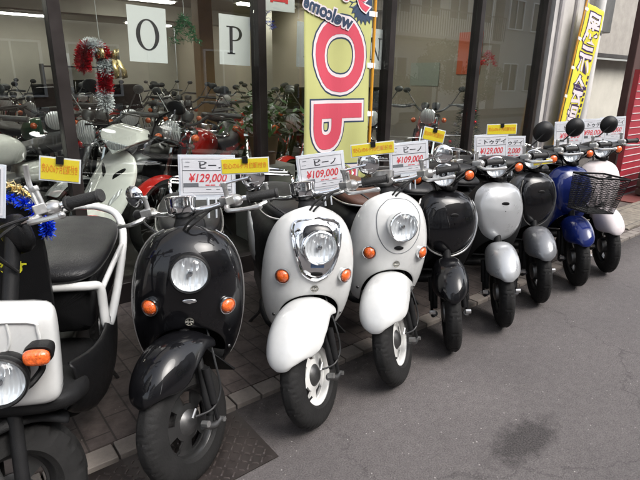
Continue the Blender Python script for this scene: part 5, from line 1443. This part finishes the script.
house('white three-storey block with a balcony across the street', 17.0, -10.8, 9.0, 5.0, 8.6, M_hw, 3, 5, M_rf, balcony=True)
house('olive green three-storey house across the street', 10.6, -10.5, 3.2, 4.6, 7.4, M_ho, 3, 2, M_rf, door=False)
house('brown tiled three-storey block across the street', 4.9, -10.8, 7.4, 5.0, 8.0, M_hb, 3, 4, M_rf)
house('grey three-storey house across the street behind the photographer', -3.4, -10.9, 8.0, 5.0, 7.6, M_hg, 3, 4, M_rf, balcony=True)
house('white four-storey block at the far left across the street', -12.8, -10.8, 9.0, 5.0, 11.5, M_hw, 4, 5, M_rf)
house('grey four-storey block at the far right across the street', 27.2, -10.8, 10.0, 5.0, 11.2, M_hg, 4, 5, M_rf)
def shrub(x, y, r, h, label, seed):
    t = thing('shrub', label, 'shrub', (x, y, 0.12), group='shrubs across the street')
    rn = random.Random(seed)
    MB().tube([(0, 0, 0), (0.03, 0, h * 0.5)], [0.05, 0.02], 8).build('stem', mat('bark', (0.05, 0.03, 0.02)), t)
    b = MB()
    cl = [(Vector((rn.uniform(-r, r) * 0.7, rn.uniform(-r, r) * 0.6, rn.uniform(0.25, 0.9) * h)), rn.uniform(0.3, 0.5) * r) for _ in range(14)]
    for i in range(2600):
        c, q = rn.choice(cl); d = Vector((rn.gauss(0, 1), rn.gauss(0, 1), rn.gauss(0, 1))).normalized(); p = c + d * q * rn.uniform(0.5, 1)
        a = Vector((rn.gauss(0, 1), rn.gauss(0, 1), rn.gauss(0, 1))).normalized() * 0.05; w = a.orthogonal().normalized() * 0.025
        b.face([b.v(p - a), b.v(p + w), b.v(p + a), b.v(p - w)])
    b.build('crown', mat('shrub_leaf', (0.075, 0.12, 0.04), rough=0.6, var=0.4, vscale=2), t, smooth=False, recalc=False)
shrub(12.9, -7.4, 0.9, 1.7, 'round green shrub before the white house with the balcony', 1)
shrub(14.6, -7.5, 1.0, 1.5, 'wide green shrub right of the round one before the white house', 2)
shrub(9.2, -7.4, 0.8, 1.9, 'tall green shrub before the olive garage', 3)

shrub(11.6, -7.3, 1.0, 3.4, 'tall loose green shrub at the corner of the white house', 5)
shrub(16.6, -7.3, 0.9, 2.9, 'tall narrow shrub near the middle of the white house', 6)
shrub(19.6, -7.4, 1.1, 2.4, 'broad shrub near the right end of the white house', 7)
